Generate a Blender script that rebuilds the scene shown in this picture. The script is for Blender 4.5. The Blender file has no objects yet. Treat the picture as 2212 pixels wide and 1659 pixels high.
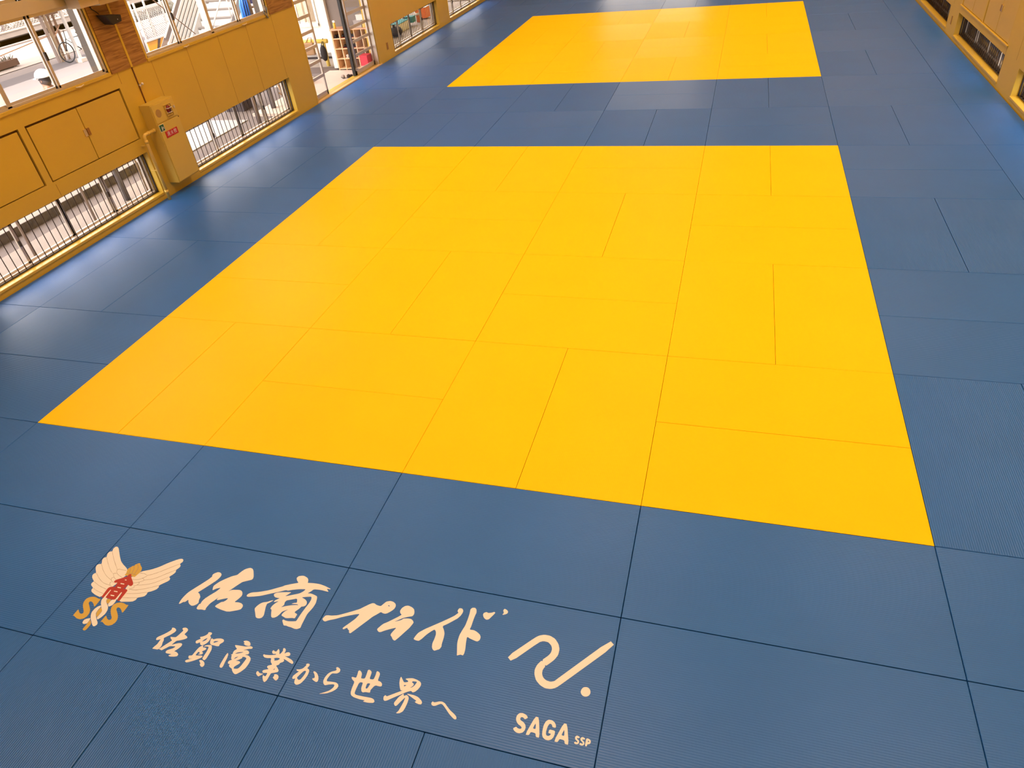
import bpy, bmesh, math, random
from mathutils import Vector, Matrix, geometry
random.seed(7)
scene = bpy.context.scene
COL = scene.collection

def srgb(r, g, b):
    f = lambda c: c / 12.92 if c <= .04045 else ((c + .055) / 1.055) ** 2.4
    return (f(r / 255), f(g / 255), f(b / 255))

# ---------------------------------------------------------------- camera, sky, sun, lamps, exposure
cam_data = bpy.data.cameras.new('camera')
cam_data.sensor_width = 36.0
cam_data.lens = 24.294
cam_data.clip_end = 300
cam = bpy.data.objects.new('camera', cam_data)
COL.objects.link(cam)
_right = Vector((0.95775942, 0.27098219, -0.09625774))
_down = Vector((0.09096666, -0.60302848, -0.79251607))
_fwd = Vector((-0.2728039, 0.75028348, -0.60220655))
cam.matrix_world = Matrix(((_right.x, -_down.x, -_fwd.x, -1.5871),
                           (_right.y, -_down.y, -_fwd.y, -3.6758),
                           (_right.z, -_down.z, -_fwd.z, 4.0192), (0, 0, 0, 1)))
scene.camera = cam

world = bpy.data.worlds.new('sky')
scene.world = world
world.use_nodes = True
_bg = world.node_tree.nodes['Background']
_bg.inputs[0].default_value = (1.0, 0.90, 0.86, 1)
_bg.inputs[1].default_value = 6.5

sun_data = bpy.data.lights.new('sun', 'SUN')
sun_data.energy = 16
sun_data.angle = math.radians(0.6)
sun_data.color = (1.0, .93, .80)
sun = bpy.data.objects.new('sun', sun_data)
COL.objects.link(sun)
sun.rotation_euler = Vector((-.13, .62, -.77)).to_track_quat('-Z', 'Y').to_euler()

LAMP = (1.0, 0.665, 0.44)
for ly, le in ((-2.0, 104), (3.0, 98), (8.0, 90), (13.0, 90), (18.0, 92), (22.5, 85)):
    for lx, lk, la in ((-7.7, .97, 0), (-3.1, 1.0, 0), (1.3, 1.26, -20)):
        ld = bpy.data.lights.new('ceiling_lamp', 'AREA')
        ld.shape = 'SQUARE'
        ld.size = 2.4
        ld.energy = le * lk
        ld.spread = math.radians(130)
        ld.color = LAMP
        lo = bpy.data.objects.new('ceiling_lamp', ld)
        lo.location = (lx, ly, 7.0)
        lo.rotation_euler.y = math.radians(la)
        COL.objects.link(lo)

scene.view_settings.view_transform = 'Standard'
scene.view_settings.look = 'None'
scene.view_settings.gamma = 1
scene.view_settings.use_curve_mapping = False
scene.view_settings.exposure = 0.0

# ---------------------------------------------------------------- materials
MATS = {}
def mat(name, col, rough=.5, metal=0.0, noise=None, bump=None, aniso=None, spec=.5, emit=None):
    """noise=(scale, amount[, stretch xyz]); bump=('wave'|'noise', scale, strength)"""
    if name in MATS: return MATS[name]
    m = bpy.data.materials.new(name); m.use_nodes = True
    nt = m.node_tree; N = nt.nodes; L = nt.links
    p = N['Principled BSDF']
    p.inputs['Base Color'].default_value = (*col, 1)
    p.inputs['Roughness'].default_value = rough
    p.inputs['Metallic'].default_value = metal
    p.inputs['Specular IOR Level'].default_value = spec
    tc = N.new('ShaderNodeTexCoord')
    if noise:
        mp = N.new('ShaderNodeMapping'); L.new(tc.outputs['Object'], mp.inputs[0])
        if len(noise) > 2: mp.inputs['Scale'].default_value = noise[2]
        n = N.new('ShaderNodeTexNoise'); n.inputs['Scale'].default_value = noise[0]
        n.inputs['Detail'].default_value = 6
        L.new(mp.outputs[0], n.inputs['Vector'])
        r = N.new('ShaderNodeMapRange')
        r.inputs['From Min'].default_value = .25; r.inputs['From Max'].default_value = .75
        r.inputs['To Min'].default_value = 1 - noise[1]; r.inputs['To Max'].default_value = 1 + noise[1]
        L.new(n.outputs['Fac'], r.inputs['Value'])
        mx = N.new('ShaderNodeVectorMath'); mx.operation = 'SCALE'
        mx.inputs[0].default_value = col
        L.new(r.outputs[0], mx.inputs['Scale'])
        L.new(mx.outputs[0], p.inputs['Base Color'])
    if bump:
        if bump[0] == 'wave':
            t = N.new('ShaderNodeTexWave'); t.wave_type = 'BANDS'; t.bands_direction = 'X'
            t.inputs['Scale'].default_value = bump[1]
            t.inputs['Distortion'].default_value = .6
            t.inputs['Detail Scale'].default_value = .4
        else:
            t = N.new('ShaderNodeTexNoise'); t.inputs['Scale'].default_value = bump[1]
            t.inputs['Detail'].default_value = 4
        L.new(tc.outputs['Object'], t.inputs['Vector'])
        b = N.new('ShaderNodeBump'); b.inputs['Strength'].default_value = bump[2]
        b.inputs['Distance'].default_value = .003 if bump[0] == 'wave' else .01
        L.new(t.outputs['Fac'], b.inputs['Height'])
        L.new(b.outputs[0], p.inputs['Normal'])
    if aniso:
        tg = N.new('ShaderNodeTangent'); tg.direction_type = 'UV_MAP'; tg.uv_map = 'UVMap'
        L.new(tg.outputs[0], p.inputs['Tangent'])
        p.inputs['Anisotropic'].default_value = aniso
    if emit:
        p.inputs['Emission Color'].default_value = (*col, 1); p.inputs['Emission Strength'].default_value = emit
    MATS[name] = m
    return m

def glass(name, tint=(1, 1, 1), fac=.08):
    m = bpy.data.materials.new(name); m.use_nodes = True
    nt = m.node_tree; N = nt.nodes; L = nt.links; N.remove(N['Principled BSDF'])
    tr = N.new('ShaderNodeBsdfTransparent'); tr.inputs[0].default_value = (*tint, 1)
    gl = N.new('ShaderNodeBsdfGlossy'); gl.inputs['Roughness'].default_value = .02
    lw = N.new('ShaderNodeLayerWeight'); lw.inputs[0].default_value = .5
    pw = N.new('ShaderNodeMath'); pw.operation = 'POWER'; pw.inputs[1].default_value = 5
    ma = N.new('ShaderNodeMath'); ma.operation = 'MULTIPLY_ADD'; ma.inputs[1].default_value = .9; ma.inputs[2].default_value = .03
    L.new(lw.outputs['Facing'], pw.inputs[0]); L.new(pw.outputs[0], ma.inputs[0])
    mx = N.new('ShaderNodeMixShader'); L.new(ma.outputs[0], mx.inputs[0])
    L.new(tr.outputs[0], mx.inputs[1]); L.new(gl.outputs[0], mx.inputs[2])
    L.new(mx.outputs[0], N['Material Output'].inputs[0])
    return m

def wood_mat(name, col, dark, scale=3.0, stretch=(1, .6, 9)):
    m = bpy.data.materials.new(name); m.use_nodes = True
    nt = m.node_tree; N = nt.nodes; L = nt.links; p = N['Principled BSDF']
    tc = N.new('ShaderNodeTexCoord'); mp = N.new('ShaderNodeMapping')
    mp.inputs['Scale'].default_value = stretch
    L.new(tc.outputs['Object'], mp.inputs[0])
    n = N.new('ShaderNodeTexNoise'); n.inputs['Scale'].default_value = scale
    n.inputs['Detail'].default_value = 8; n.inputs['Distortion'].default_value = 1.2
    L.new(mp.outputs[0], n.inputs['Vector'])
    r = N.new('ShaderNodeValToRGB')
    r.color_ramp.elements[0].position = .32; r.color_ramp.elements[0].color = (*dark, 1)
    r.color_ramp.elements[1].position = .62; r.color_ramp.elements[1].color = (*col, 1)
    L.new(n.outputs['Fac'], r.inputs[0]); L.new(r.outputs[0], p.inputs['Base Color'])
    p.inputs['Roughness'].default_value = .55
    return m

RIB = 21.0
YELLOW = mat('yellow_vinyl', (.98, .635, .003), .42, bump=('wave', RIB, .10), aniso=.3, noise=(1.1, .02), spec=.08)
BLUE = mat('blue_vinyl', (.016, .14, .49), .36, bump=('wave', RIB, .4), aniso=.3, noise=(1.3, .05), spec=.42)
PRINT = mat('pale_print', (.79, .835, .79), .6)
GOLDP = mat('gold_print', (.58, .42, .075), .6)
REDP = mat('red_print', (.40, .03, .02), .6)
LINEP = mat('line_print', (.30, .27, .21), .6)
OCHRE = mat('ochre_paint', (.66, .46, .05), .42, noise=(1.5, .03), bump=('noise', 160, .04))
OCHRE2 = mat('ochre_gloss_paint', (.66, .455, .05), .3, noise=(2, .03))
GAP = mat('dark_gap', (.10, .045, .008), .8)
WOODP = wood_mat('knotty_board', (.46, .25, .06), (.20, .08, .015))
ALU = mat('aluminium_frame', (.66, .62, .55), .32, .6)
ALUD = mat('dull_aluminium', (.45, .42, .37), .4, .5)
DARKM = mat('dark_bronze_metal', (.035, .028, .022), .5, .3)
BARM = mat('dark_iron_bar', (.035, .02, .014), .6)
BARR = mat('brown_iron_bar', (.06, .04, .028), .6)
BLACK = mat('black_plastic', (.012, .012, .012), .4)
PANE = glass('window_glass')
CREAMBOX = mat('cream_steel', (.66, .49, .085), .4, noise=(2, .02))
PIPEM = mat('cream_pipe', (.78, .56, .12), .28)
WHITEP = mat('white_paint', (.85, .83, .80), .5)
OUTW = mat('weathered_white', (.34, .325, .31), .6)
CONC = mat('concrete', (.165, .135, .122), .9, noise=(1.2, .08), bump=('noise', 30, .1))
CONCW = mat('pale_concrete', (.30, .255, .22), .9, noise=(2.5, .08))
CONCD = mat('stained_concrete', (.12, .105, .095), .95, noise=(9, .4))
ASPH = mat('grey_asphalt', (.105, .09, .09), .95, noise=(3, .05))
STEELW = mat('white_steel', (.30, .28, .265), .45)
BEIGEP = mat('beige_plastic', (.62, .55, .38), .45)
CEILM = mat('ceiling_board', (.72, .64, .5), .8, noise=(1, .03))

# ---------------------------------------------------------------- mesh helpers
class MB:
    def __init__(s): s.bm = bmesh.new()
    def box(s, x0, x1, y0, y1, z0, z1):
        v = [s.bm.verts.new((x, y, z)) for x in (x0, x1) for y in (y0, y1) for z in (z0, z1)]
        for f in ((0, 1, 3, 2), (4, 6, 7, 5), (0, 4, 5, 1), (2, 3, 7, 6), (0, 2, 6, 4), (1, 5, 7, 3)):
            s.bm.faces.new([v[i] for i in f])
        return s
    def bar(s, p, q, w, h, up=(0, 0, 1)):
        """rectangular bar from p to q, w across and h along up"""
        p = Vector(p); q = Vector(q); d = (q - p).normalized(); u = Vector(up)
        a = d.cross(u)
        if a.length < 1e-4: a = d.cross(Vector((1, 0, 0)))
        a.normalize(); b = a.cross(d)
        v = [s.bm.verts.new(o + a * i * w / 2 + b * j * h / 2) for o in (p, q) for i, j in ((-1, -1), (1, -1), (1, 1), (-1, 1))]
        for f in ((3, 2, 1, 0), (4, 5, 6, 7), (0, 1, 5, 4), (1, 2, 6, 5), (2, 3, 7, 6), (3, 0, 4, 7)):
            s.bm.faces.new([v[i] for i in f])
        return s
    def tube(s, pts, r, n=10, closed=False, cap=True):
        pts = [Vector(p) for p in pts]; rings = []; m = len(pts)
        rr = r if isinstance(r, (list, tuple)) else [r] * m
        ref = None
        for i, p in enumerate(pts):
            if closed: t = pts[(i + 1) % m] - pts[i - 1]
            else: t = pts[min(i + 1, m - 1)] - pts[max(i - 1, 0)]
            t.normalize()
            if ref is None:
                ref = t.cross(Vector((0, 0, 1)))
                if ref.length < .1: ref = t.cross(Vector((0, 1, 0)))
            a = (ref - t * ref.dot(t)).normalized(); ref = a; b = t.cross(a)
            rings.append([s.bm.verts.new(p + (a * math.cos(k * 2 * math.pi / n) + b * math.sin(k * 2 * math.pi / n)) * rr[i]) for k in range(n)])
        for i in range(m if closed else m - 1):
            A, B = rings[i], rings[(i + 1) % m]
            for k in range(n):
                f = s.bm.faces.new((A[k], A[(k + 1) % n], B[(k + 1) % n], B[k])); f.smooth = True
        if cap and not closed:
            s.bm.faces.new(rings[0][::-1]); s.bm.faces.new(rings[-1])
        return s
    def disc(s, c, r, axis, h, n=24):
        c = Vector(c); ax = Vector(axis).normalized()
        return s.tube([c, c + ax * h], r, n)
    def ball(s, c, r, sx=1, sy=1, sz=1, seg=16):
        m = Matrix.Translation(c) @ Matrix.Diagonal((sx, sy, sz, 1))
        res = bmesh.ops.create_uvsphere(s.bm, u_segments=seg, v_segments=max(6, seg // 2), radius=r, matrix=m)
        for v in res['verts']:
            for f in v.link_faces: f.smooth = True
        return s
    def prism(s, ring, vec):
        a = [s.bm.verts.new(p) for p in ring]; b = [s.bm.verts.new(Vector(p) + Vector(vec)) for p in ring]
        n = len(ring)
        s.bm.faces.new(a); s.bm.faces.new(b[::-1])
        for i in range(n): s.bm.faces.new((a[i], b[i], b[(i + 1) % n], a[(i + 1) % n]))
        return s
    def build(s, name, material, parent=None, bevel=0, origin=None, seg=2):
        bm = s.bm
        bmesh.ops.recalc_face_normals(bm, faces=bm.faces)
        if bevel:
            ed = [e for e in bm.edges if len(e.link_faces) == 2 and e.calc_face_angle(0) > .6]
            bmesh.ops.bevel(bm, geom=ed, offset=bevel, segments=seg, affect='EDGES', profile=.6)
        me = bpy.data.meshes.new(name)
        if origin is not None: bmesh.ops.translate(bm, verts=bm.verts, vec=-Vector(origin))
        bm.to_mesh(me); bm.free()
        me.materials.append(material)
        o = bpy.data.objects.new(name, me); COL.objects.link(o)
        if origin is not None: o.location = origin
        if parent is not None: o.parent = parent; 
        return o

def pbuild(mb, name, material, parent, bevel=0):
    """world-space mesh parented to an object that may be moved: keep it where it is"""
    o = mb.build(name, material, None, bevel)
    o.parent = parent
    off = Vector((0, 0, 0)); q = parent
    while q is not None: off += q.location; q = q.parent
    o.data.transform(Matrix.Translation(-off))
    return o

def tag(o, label=None, cat=None, group=None, kind=None):
    if label: o['label'] = label
    if cat: o['category'] = cat
    if group: o['group'] = group
    if kind: o['kind'] = kind
    return o

def empty(name, loc=(0, 0, 0), label=None, cat=None, group=None, kind=None):
    o = bpy.data.objects.new(name, None); COL.objects.link(o); o.location = loc
    o.empty_display_size = .1
    return tag(o, label, cat, group, kind)

def copy_tree(o, parent=None):
    c = o.copy(); COL.objects.link(c)
    if parent is not None: c.parent = parent
    for ch in list(o.children): copy_tree(ch, c)
    return c

ORD = ['zeroth', 'first', 'second', 'third', 'fourth', 'fifth', 'sixth', 'seventh', 'eighth', 'ninth', 'tenth', 'eleventh', 'twelfth', 'thirteenth', 'fourteenth', 'fifteenth']
NUM = ['zero', 'one', 'two', 'three', 'four', 'five', 'six', 'seven', 'eight', 'nine', 'ten', 'eleven', 'twelve', 'thirteen', 'fourteen']

# ---------------------------------------------------------------- the room
XL, XR, YF, YB, ZC = -10.75, 2.77, -7.0, 24.45, 7.5
def wall_mesh(name, axis_x, thick, y0, y1, z0, z1, holes, material, along='y'):
    """a wall slab with rectangular holes (a0,a1,z0,z1), one clean mesh"""
    ys = sorted({y0, y1, *[h[0] for h in holes], *[h[1] for h in holes]})
    zs = sorted({z0, z1, *[h[2] for h in holes], *[h[3] for h in holes]})
    ys = [y for y in ys if y0 <= y <= y1]; zs = [z for z in zs if z0 <= z <= z1]
    solid = lambda i, k: 0 <= i < len(ys) - 1 and 0 <= k < len(zs) - 1 and not any(h[0] - 1e-6 <= ys[i] and ys[i + 1] <= h[1] + 1e-6 and h[2] - 1e-6 <= zs[k] and zs[k + 1] <= h[3] + 1e-6 for h in holes)
    bm = bmesh.new(); cache = {}
    def V(d, a, z):
        key = (d, round(a, 4), round(z, 4))
        if key not in cache:
            x = axis_x + d * thick
            cache[key] = bm.verts.new((x, a, z) if along == 'y' else (a, x, z))
        return cache[key]
    for i in range(len(ys) - 1):
        for k in range(len(zs) - 1):
            if not solid(i, k): continue
            a, b, c, d = ys[i], ys[i + 1], zs[k], zs[k + 1]
            bm.faces.new((V(0, a, c), V(0, b, c), V(0, b, d), V(0, a, d)))
            bm.faces.new((V(1, a, c), V(1, a, d), V(1, b, d), V(1, b, c)))
            if not solid(i - 1, k): bm.faces.new((V(0, a, c), V(0, a, d), V(1, a, d), V(1, a, c)))
            if not solid(i + 1, k): bm.faces.new((V(0, b, c), V(1, b, c), V(1, b, d), V(0, b, d)))
            if not solid(i, k - 1): bm.faces.new((V(0, a, c), V(1, a, c), V(1, b, c), V(0, b, c)))
            if not solid(i, k + 1): bm.faces.new((V(0, a, d), V(0, b, d), V(1, b, d), V(1, a, d)))
    bmesh.ops.recalc_face_normals(bm, faces=bm.faces)
    me = bpy.data.meshes.new(name); bm.to_mesh(me); bm.free(); me.materials.append(material)
    o = bpy.data.objects.new(name, me); COL.objects.link(o)
    return tag(o, kind='structure')

LOW_L = [(1.97, 5.49), (6.49, 10.02), (15.37, 18.89), (19.86, 23.40)]
UP_L = [(1.77, 5.39), (6.27, 9.89)]
DOOR_L = (10.87, 14.45)
CUP_L = [(1.72, 3.52), (3.63, 5.48)]
holes_l = [(a, b, .105, .79) for a, b in LOW_L] + [(a, b, 2.03, 4.2) for a, b in UP_L] + [(DOOR_L[0], DOOR_L[1], .02, 2.75)] + [(a, b, 1.01, 1.79) for a, b in CUP_L]
# the recessed cupboards are boxes let into the wall: their niches go right through and are closed by the carcass
wall_mesh('wall_left', XL, -.26, YF, YB, -.05, ZC, holes_l, OCHRE)
LOW_R = [(6.43, 10.05), (10.93, 14.58), (15.42, 19.04), (19.90, 23.5)]
CUP_R = [(10.97, 12.74), (12.83, 14.51)]
holes_r = [(a, b, .10, .535) for a, b in LOW_R] + [(a, b, .69, 1.5) for a, b in CUP_R]
wall_mesh('wall_right', XR, .26, YF, YB, -.05, ZC, holes_r, OCHRE)
BACK_WIN = (-6.6, -3.0)
wall_mesh('wall_back', YB, .26, XL - .26, XR + .26, -.05, ZC, [(*BACK_WIN, .12, 1.8)], OCHRE, along='x')
wall_mesh('wall_front', YF, -.26, XL - .26, XR + .26, -.05, ZC, [], OCHRE, along='x')
tag(MB().box(XL - .26, XR + .26, YF - .26, YB + .26, -.3, -.05).build('floor', mat('floor_board', (.10, .07, .04), .7)), kind='structure')
tag(MB().box(XL - .26, XR + .26, YF - .26, YB + .26, ZC, ZC + .2).build('ceiling', CEILM), kind='structure')

tag(MB().box(XL - 2.2, XL - .26, YF, YB + .26, 4.35, 4.5).build('eaves_left_added', CEILM), kind='structure')  # unseen overhang added to limit sky light through the left windows
# sills and boarding: trim
def sill(n, y0, y1, z, side):
    x0, x1 = (XL - .24, XL + .012) if side == 'l' else (XR - .012, XR + .24)
    o = MB().box(x0, x1, y0 - .01, y1 + .01, z - .04, z).build(n, OCHRE2, bevel=.008)
    tag(o, kind='structure')
tn = 1
for a, b in LOW_L: sill(f'trim_{tn}', a, b, .108, 'l'); tn += 1
for a, b in LOW_R: sill(f'trim_{tn}', a, b, .103, 'r'); tn += 1
for a, b in UP_L:
    o = MB().box(XL - .2, XL + .02, a - .02, b + .02, 1.985, 2.031).build(f'trim_{tn}', OCHRE2, bevel=.006); tag(o, kind='structure'); tn += 1
    for y in (a - .035, b):
        o = MB().box(XL - .1, XL + .012, y, y + .035, 2.031, 4.2).build(f'trim_{tn}', OCHRE2, bevel=.004); tag(o, kind='structure'); tn += 1
# knotty boards on the piers above the sill line
for a, b in ((5.435, 5.85), (5.89, 6.225), (9.935, 10.845)):
    o = MB().box(XL, XL + .015, a, b, 2.0, 4.6).build(f'trim_{tn}', WOODP, origin=(XL, (a + b) / 2, 2.0)); tag(o, kind='structure'); tn += 1
o = MB().box(XL, XL + .022, 5.85, 5.89, 2.0, 4.6).build(f'trim_{tn}', OCHRE2); tag(o, kind='structure'); tn += 1
# panel joints: shallow cover grooves on the left wall (thin dark lines)
grooves = MB()
for y in (6.33, 7.24, 8.15, 9.06, 9.97): grooves.box(XL, XL + .0015, y - .004, y + .004, .8, 2.0)
for y in (3.2, 5.55): grooves.box(XL, XL + .0015, y - .004, y + .004, 1.83, 2.02)
for y in (3.66,): grooves.box(XL, XL + .0015, y - .004, y + .004, .8, .97)
o = grooves.build(f'trim_{tn}', mat('joint_line', (.42, .24, .035), .7)); tag(o, kind='structure'); tn += 1
grooves = MB()
for y in (10.93,): grooves.box(XR - .0015, XR, y - .004, y + .004, .54, .69)
for y in (10.3, 15.2): grooves.box(XR - .0015, XR, y - .004, y + .004, .6, 2.2)
o = grooves.build(f'trim_{tn}', MATS['joint_line']); tag(o, kind='structure'); tn += 1
# ledge under the right-hand cupboards
o = MB().box(XR - .02, XR, 10.9, 14.6, .665, .69).build(f'trim_{tn}', OCHRE2, bevel=.004); tag(o, kind='structure'); tn += 1
# ---------------------------------------------------------------- windows, guards, door
def low_window(n, y0, y1, z0, z1, side):
    """a four-sash sliding window in a low opening, with the guard bars as a thing of its own"""
    s = -1 if side == 'l' else 1
    X = XL if side == 'l' else XR
    xf = X + s * .20                         # glass plane
    root = empty(f'window_{n}', (X, (y0 + y1) / 2, z0), kind='structure')
    def part(name, m, material, bevel=0): return pbuild(m, name, material, root, bevel)
    xa, xb = sorted((X + s * .15, X + s * .25))
    fr = MB().box(xa, xb, y0, y0 + .03, z0, z1).box(xa, xb, y1 - .03, y1, z0, z1).box(xa, xb, y0, y1, z1 - .03, z1).box(xa, xb, y0, y1, z0, z0 + .03)
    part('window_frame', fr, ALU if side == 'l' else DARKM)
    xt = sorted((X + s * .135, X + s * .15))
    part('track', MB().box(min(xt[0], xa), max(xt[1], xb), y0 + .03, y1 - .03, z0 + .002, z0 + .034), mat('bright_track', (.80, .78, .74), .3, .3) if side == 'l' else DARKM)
    q = (y1 - y0 - .06) / 4
    for i in range(4):
        a = y0 + .03 + q * i; b = a + q
        off = s * (.0 if i in (0, 3) else .03)
        xc, xd = sorted((xf + off - .012, xf + off + .012))
        w = .035
        m = MB().box(xc, xd, a - .012, a + w, z0 + .03, z1 - .03).box(xc, xd, b - w, b + .012, z0 + .03, z1 - .03)
        m.box(xc, xd, a, b, z0 + .03, z0 + .06).box(xc, xd, a, b, z1 - .085, z1 - .03)
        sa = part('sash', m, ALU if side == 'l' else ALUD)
        pn = MB().box((xc + xd) / 2 - .002, (xc + xd) / 2 + .002, a + w, b - w, z0 + .06, z1 - .085)
        pbuild(pn, 'pane', PANE, sa)
        if i in (0, 2):
            lt = MB().box(X + s * .165, X + s * .19, b - .03, b + .0, (z0 + z1) / 2 - .05, (z0 + z1) / 2 + .03)
            pbuild(lt, 'latch', DARKM, sa, .004)
    return root

def guard(y0, y1, z0, z1, side, label):
    s = -1 if side == 'l' else 1
    X = XL if side == 'l' else XR
    xg = X + s * .11
    g = empty('window_guard', (xg, (y0 + y1) / 2, z0), label, 'window guard', 'iron bar guards in the low windows')
    bm_ = BARM if side == 'l' else BARR
    m = MB().box(xg - .012, xg + .012, y0, y1, z1 - .022, z1).box(xg - .010, xg + .010, y0, y1, z0 + .008, z0 + .02)
    m.box(xg - .012, xg + .012, y0, y0 + .018, z0 + .008, z1).box(xg - .012, xg + .012, y1 - .018, y1, z0 + .008, z1)
    pbuild(m, 'rail_frame', DARKM, g)
    nb = round((y1 - y0) / .122) - 1
    proto = None
    r = .006 if side == 'l' else .009
    for i in range(nb):
        y = y0 + (i + 1) * (y1 - y0) / (nb + 1)
        if proto is None:
            proto = MB().tube([(0, 0, z0 + .01), (0, 0, z1 - .01)], r, 8).build('bar', bm_, g)
            proto.data.transform(Matrix.Translation((0, 0, -z0)))
            b = proto
        else:
            b = proto.copy(); COL.objects.link(b)
        b.location = (0, y - (y0 + y1) / 2, 0)
    return g

LW_L = ['thin dark bars across the low left window under the cupboards, nearest the viewer',
        'thin dark bars across the low left window beside the fire hydrant cabinet',
        'thin dark bars across the first low left window beyond the glazed door',
        'thin dark bars across the farthest low window of the left wall']
LW_R = ['brown bars across the low right window cut by the photo edge',
        'brown bars across the low right window below the wall cupboards',
        'brown bars across the low right window beyond the small wall plate',
        'brown bars across the farthest low window of the right wall']
wn = 1
for i, (a, b) in enumerate(LOW_L):
    low_window(wn, a, b, .108, .79, 'l'); wn += 1
    guard(a, b, .108, .79, 'l', LW_L[i])
for i, (a, b) in enumerate(LOW_R):
    low_window(wn, a, b, .103, .535, 'r'); wn += 1
    guard(a, b, .103, .535, 'r', LW_R[i])

def upper_window(n, y0, y1, z0, z1):
    root = empty(f'window_{n}', (XL, (y0 + y1) / 2, z0), kind='structure')
    xa, xb = XL - .13, XL - .01
    zt, zu = 2.985, 3.16
    fr = MB().box(xa, xb, y0, y0 + .035, z0, z1).box(xa, xb, y1 - .035, y1, z0, z1).box(xa, xb, y0, y1, z1 - .035, z1)
    fr.box(xa, xb, y0, y1, z0, z0 + .03).box(xa, xb + .006, y0, y1, z0, z0 + .012)
    fr.box(xa, xb, (y0 + y1) / 2 - .035, (y0 + y1) / 2 + .035, z0, z1)
    pbuild(fr, 'window_frame', ALU, root)
    oj = MB()
    for y in (y0, y1 - .03): oj.box(XL - .255, XL - .131, y, y + .03, z0, z1)
    oj.box(XL - .255, XL - .131, y0, y1, z0, z0 + .02)
    pbuild(oj, 'outer_jamb', mat('dark_jamb', (.10, .085, .07), .5, .3), root)
    tb = MB().box(xa, xb - .005, y0, y1, zt, zu)
    pbuild(tb, 'transom', BEIGEP, root)
    q = (y1 - y0 - .06) / 4
    for i in range(4):
        a = y0 + .03 + q * i; b = a + q
        xs = XL - (.045 if i in (1, 3) else .075)
        w = .032
        m = MB().box(xs - .012, xs + .012, a - .012, a + w, z0 + .03, zt).box(xs - .012, xs + .012, b - w, b + .012, z0 + .03, zt)
        m.box(xs - .012, xs + .012, a, b, z0 + .03, z0 + .062).box(xs - .012, xs + .012, a, b, zt - .04, zt)
        sa = pbuild(m, 'sash', ALU, root)
        pbuild(MB().box(xs - .002, xs + .002, a + w, b - w, z0 + .062, zt - .04), 'pane', PANE, sa)
        if i in (1, 3): pbuild(MB().box(xs + .012, xs + .04, a - .012, a + .022, 2.42, 2.53), 'latch', DARKM, sa, .006)
        m = MB().box(xs - .012, xs + .012, a, a + w, zu, z1 - .035).box(xs - .012, xs + .012, b - w, b, zu, z1 - .035)
        m.box(xs - .012, xs + .012, a, b, zu, zu + .04).box(xs - .012, xs + .012, a, b, z1 - .075, z1 - .035)
        tl = pbuild(m, 'top_light', ALU, root)
        pbuild(MB().box(xs - .002, xs + .002, a + w, b - w, zu + .04, z1 - .075), 'pane', PANE, tl)
    bl = empty('added_blind', (XL - .03, (y0 + y1) / 2, 3.4), f'unseen pale blind added to cut daylight at the top of the {"cupboard-side" if y0 < 4 else "stair-side"} upper window', 'blind', 'added daylight blinds of the upper windows')  # opaque blind added over the top lights to cut the daylight
    pbuild(MB().box(XL - .024, XL - .02, y0 + .04, y1 - .04, 3.42, 4.16), 'fabric', mat('blind_fabric', (.55, .45, .3), .8), bl)
    pbuild(MB().box(XL - .03, XL - .014, y0 + .04, y1 - .04, 3.40, 3.42), 'bottom_bar', ALU, bl)
for a, b in UP_L: upper_window(wn, a, b, 2.031, 4.2); wn += 1

# back wall: glazed door pair, its daylight shows on the mats
root = empty(f'window_{wn}', ((BACK_WIN[0] + BACK_WIN[1]) / 2, YB, .12), kind='structure'); wn += 1
fr = MB(); x0, x1 = BACK_WIN
for x in (x0, (x0 + x1) / 2 - .03, x1 - .05): fr.box(x, x + .05, YB + .1, YB + .16, .12, 1.8)
fr.box(x0, x1, YB + .1, YB + .16, .12, .2).box(x0, x1, YB + .1, YB + .16, 1.74, 1.8)
pbuild(fr, 'window_frame', ALU, root)
pbuild(MB().box(x0, x1, YB + .128, YB + .132, .2, 1.74), 'pane', PANE, root)

# glazed sliding door in the left wall
door = empty('door_1', (XL, (DOOR_L[0] + DOOR_L[1]) / 2, 0), kind='structure')
jm = MB().box(XL - .26, XL + .004, DOOR_L[0], DOOR_L[0] + .05, .02, 2.75).box(XL - .26, XL + .004, DOOR_L[1] - .1, DOOR_L[1], .02, 2.75).box(XL - .26, XL + .004, DOOR_L[0], DOOR_L[1], 2.65, 2.75)
pbuild(jm, 'door_frame', OCHRE2, door)
pbuild(MB().box(XL - .07, XL + .015, DOOR_L[0], DOOR_L[1], -.05, .025), 'threshold', mat('pale_oak', (.78, .55, .24), .4), door, .006)
pbuild(MB().box(XL - .26, XL - .07, DOOR_L[0], DOOR_L[1], -.05, .012).box(XL - .16, XL - .15, DOOR_L[0], DOOR_L[1], .012, .022).box(XL - .11, XL - .10, DOOR_L[0], DOOR_L[1], .012, .022), 'door_track', ALUD, door)
pbuild(MB().box(XL - .2, XL - .02, DOOR_L[1] - .135, DOOR_L[1] - .1, .02, 2.65), 'jamb', ALU, door)
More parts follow.
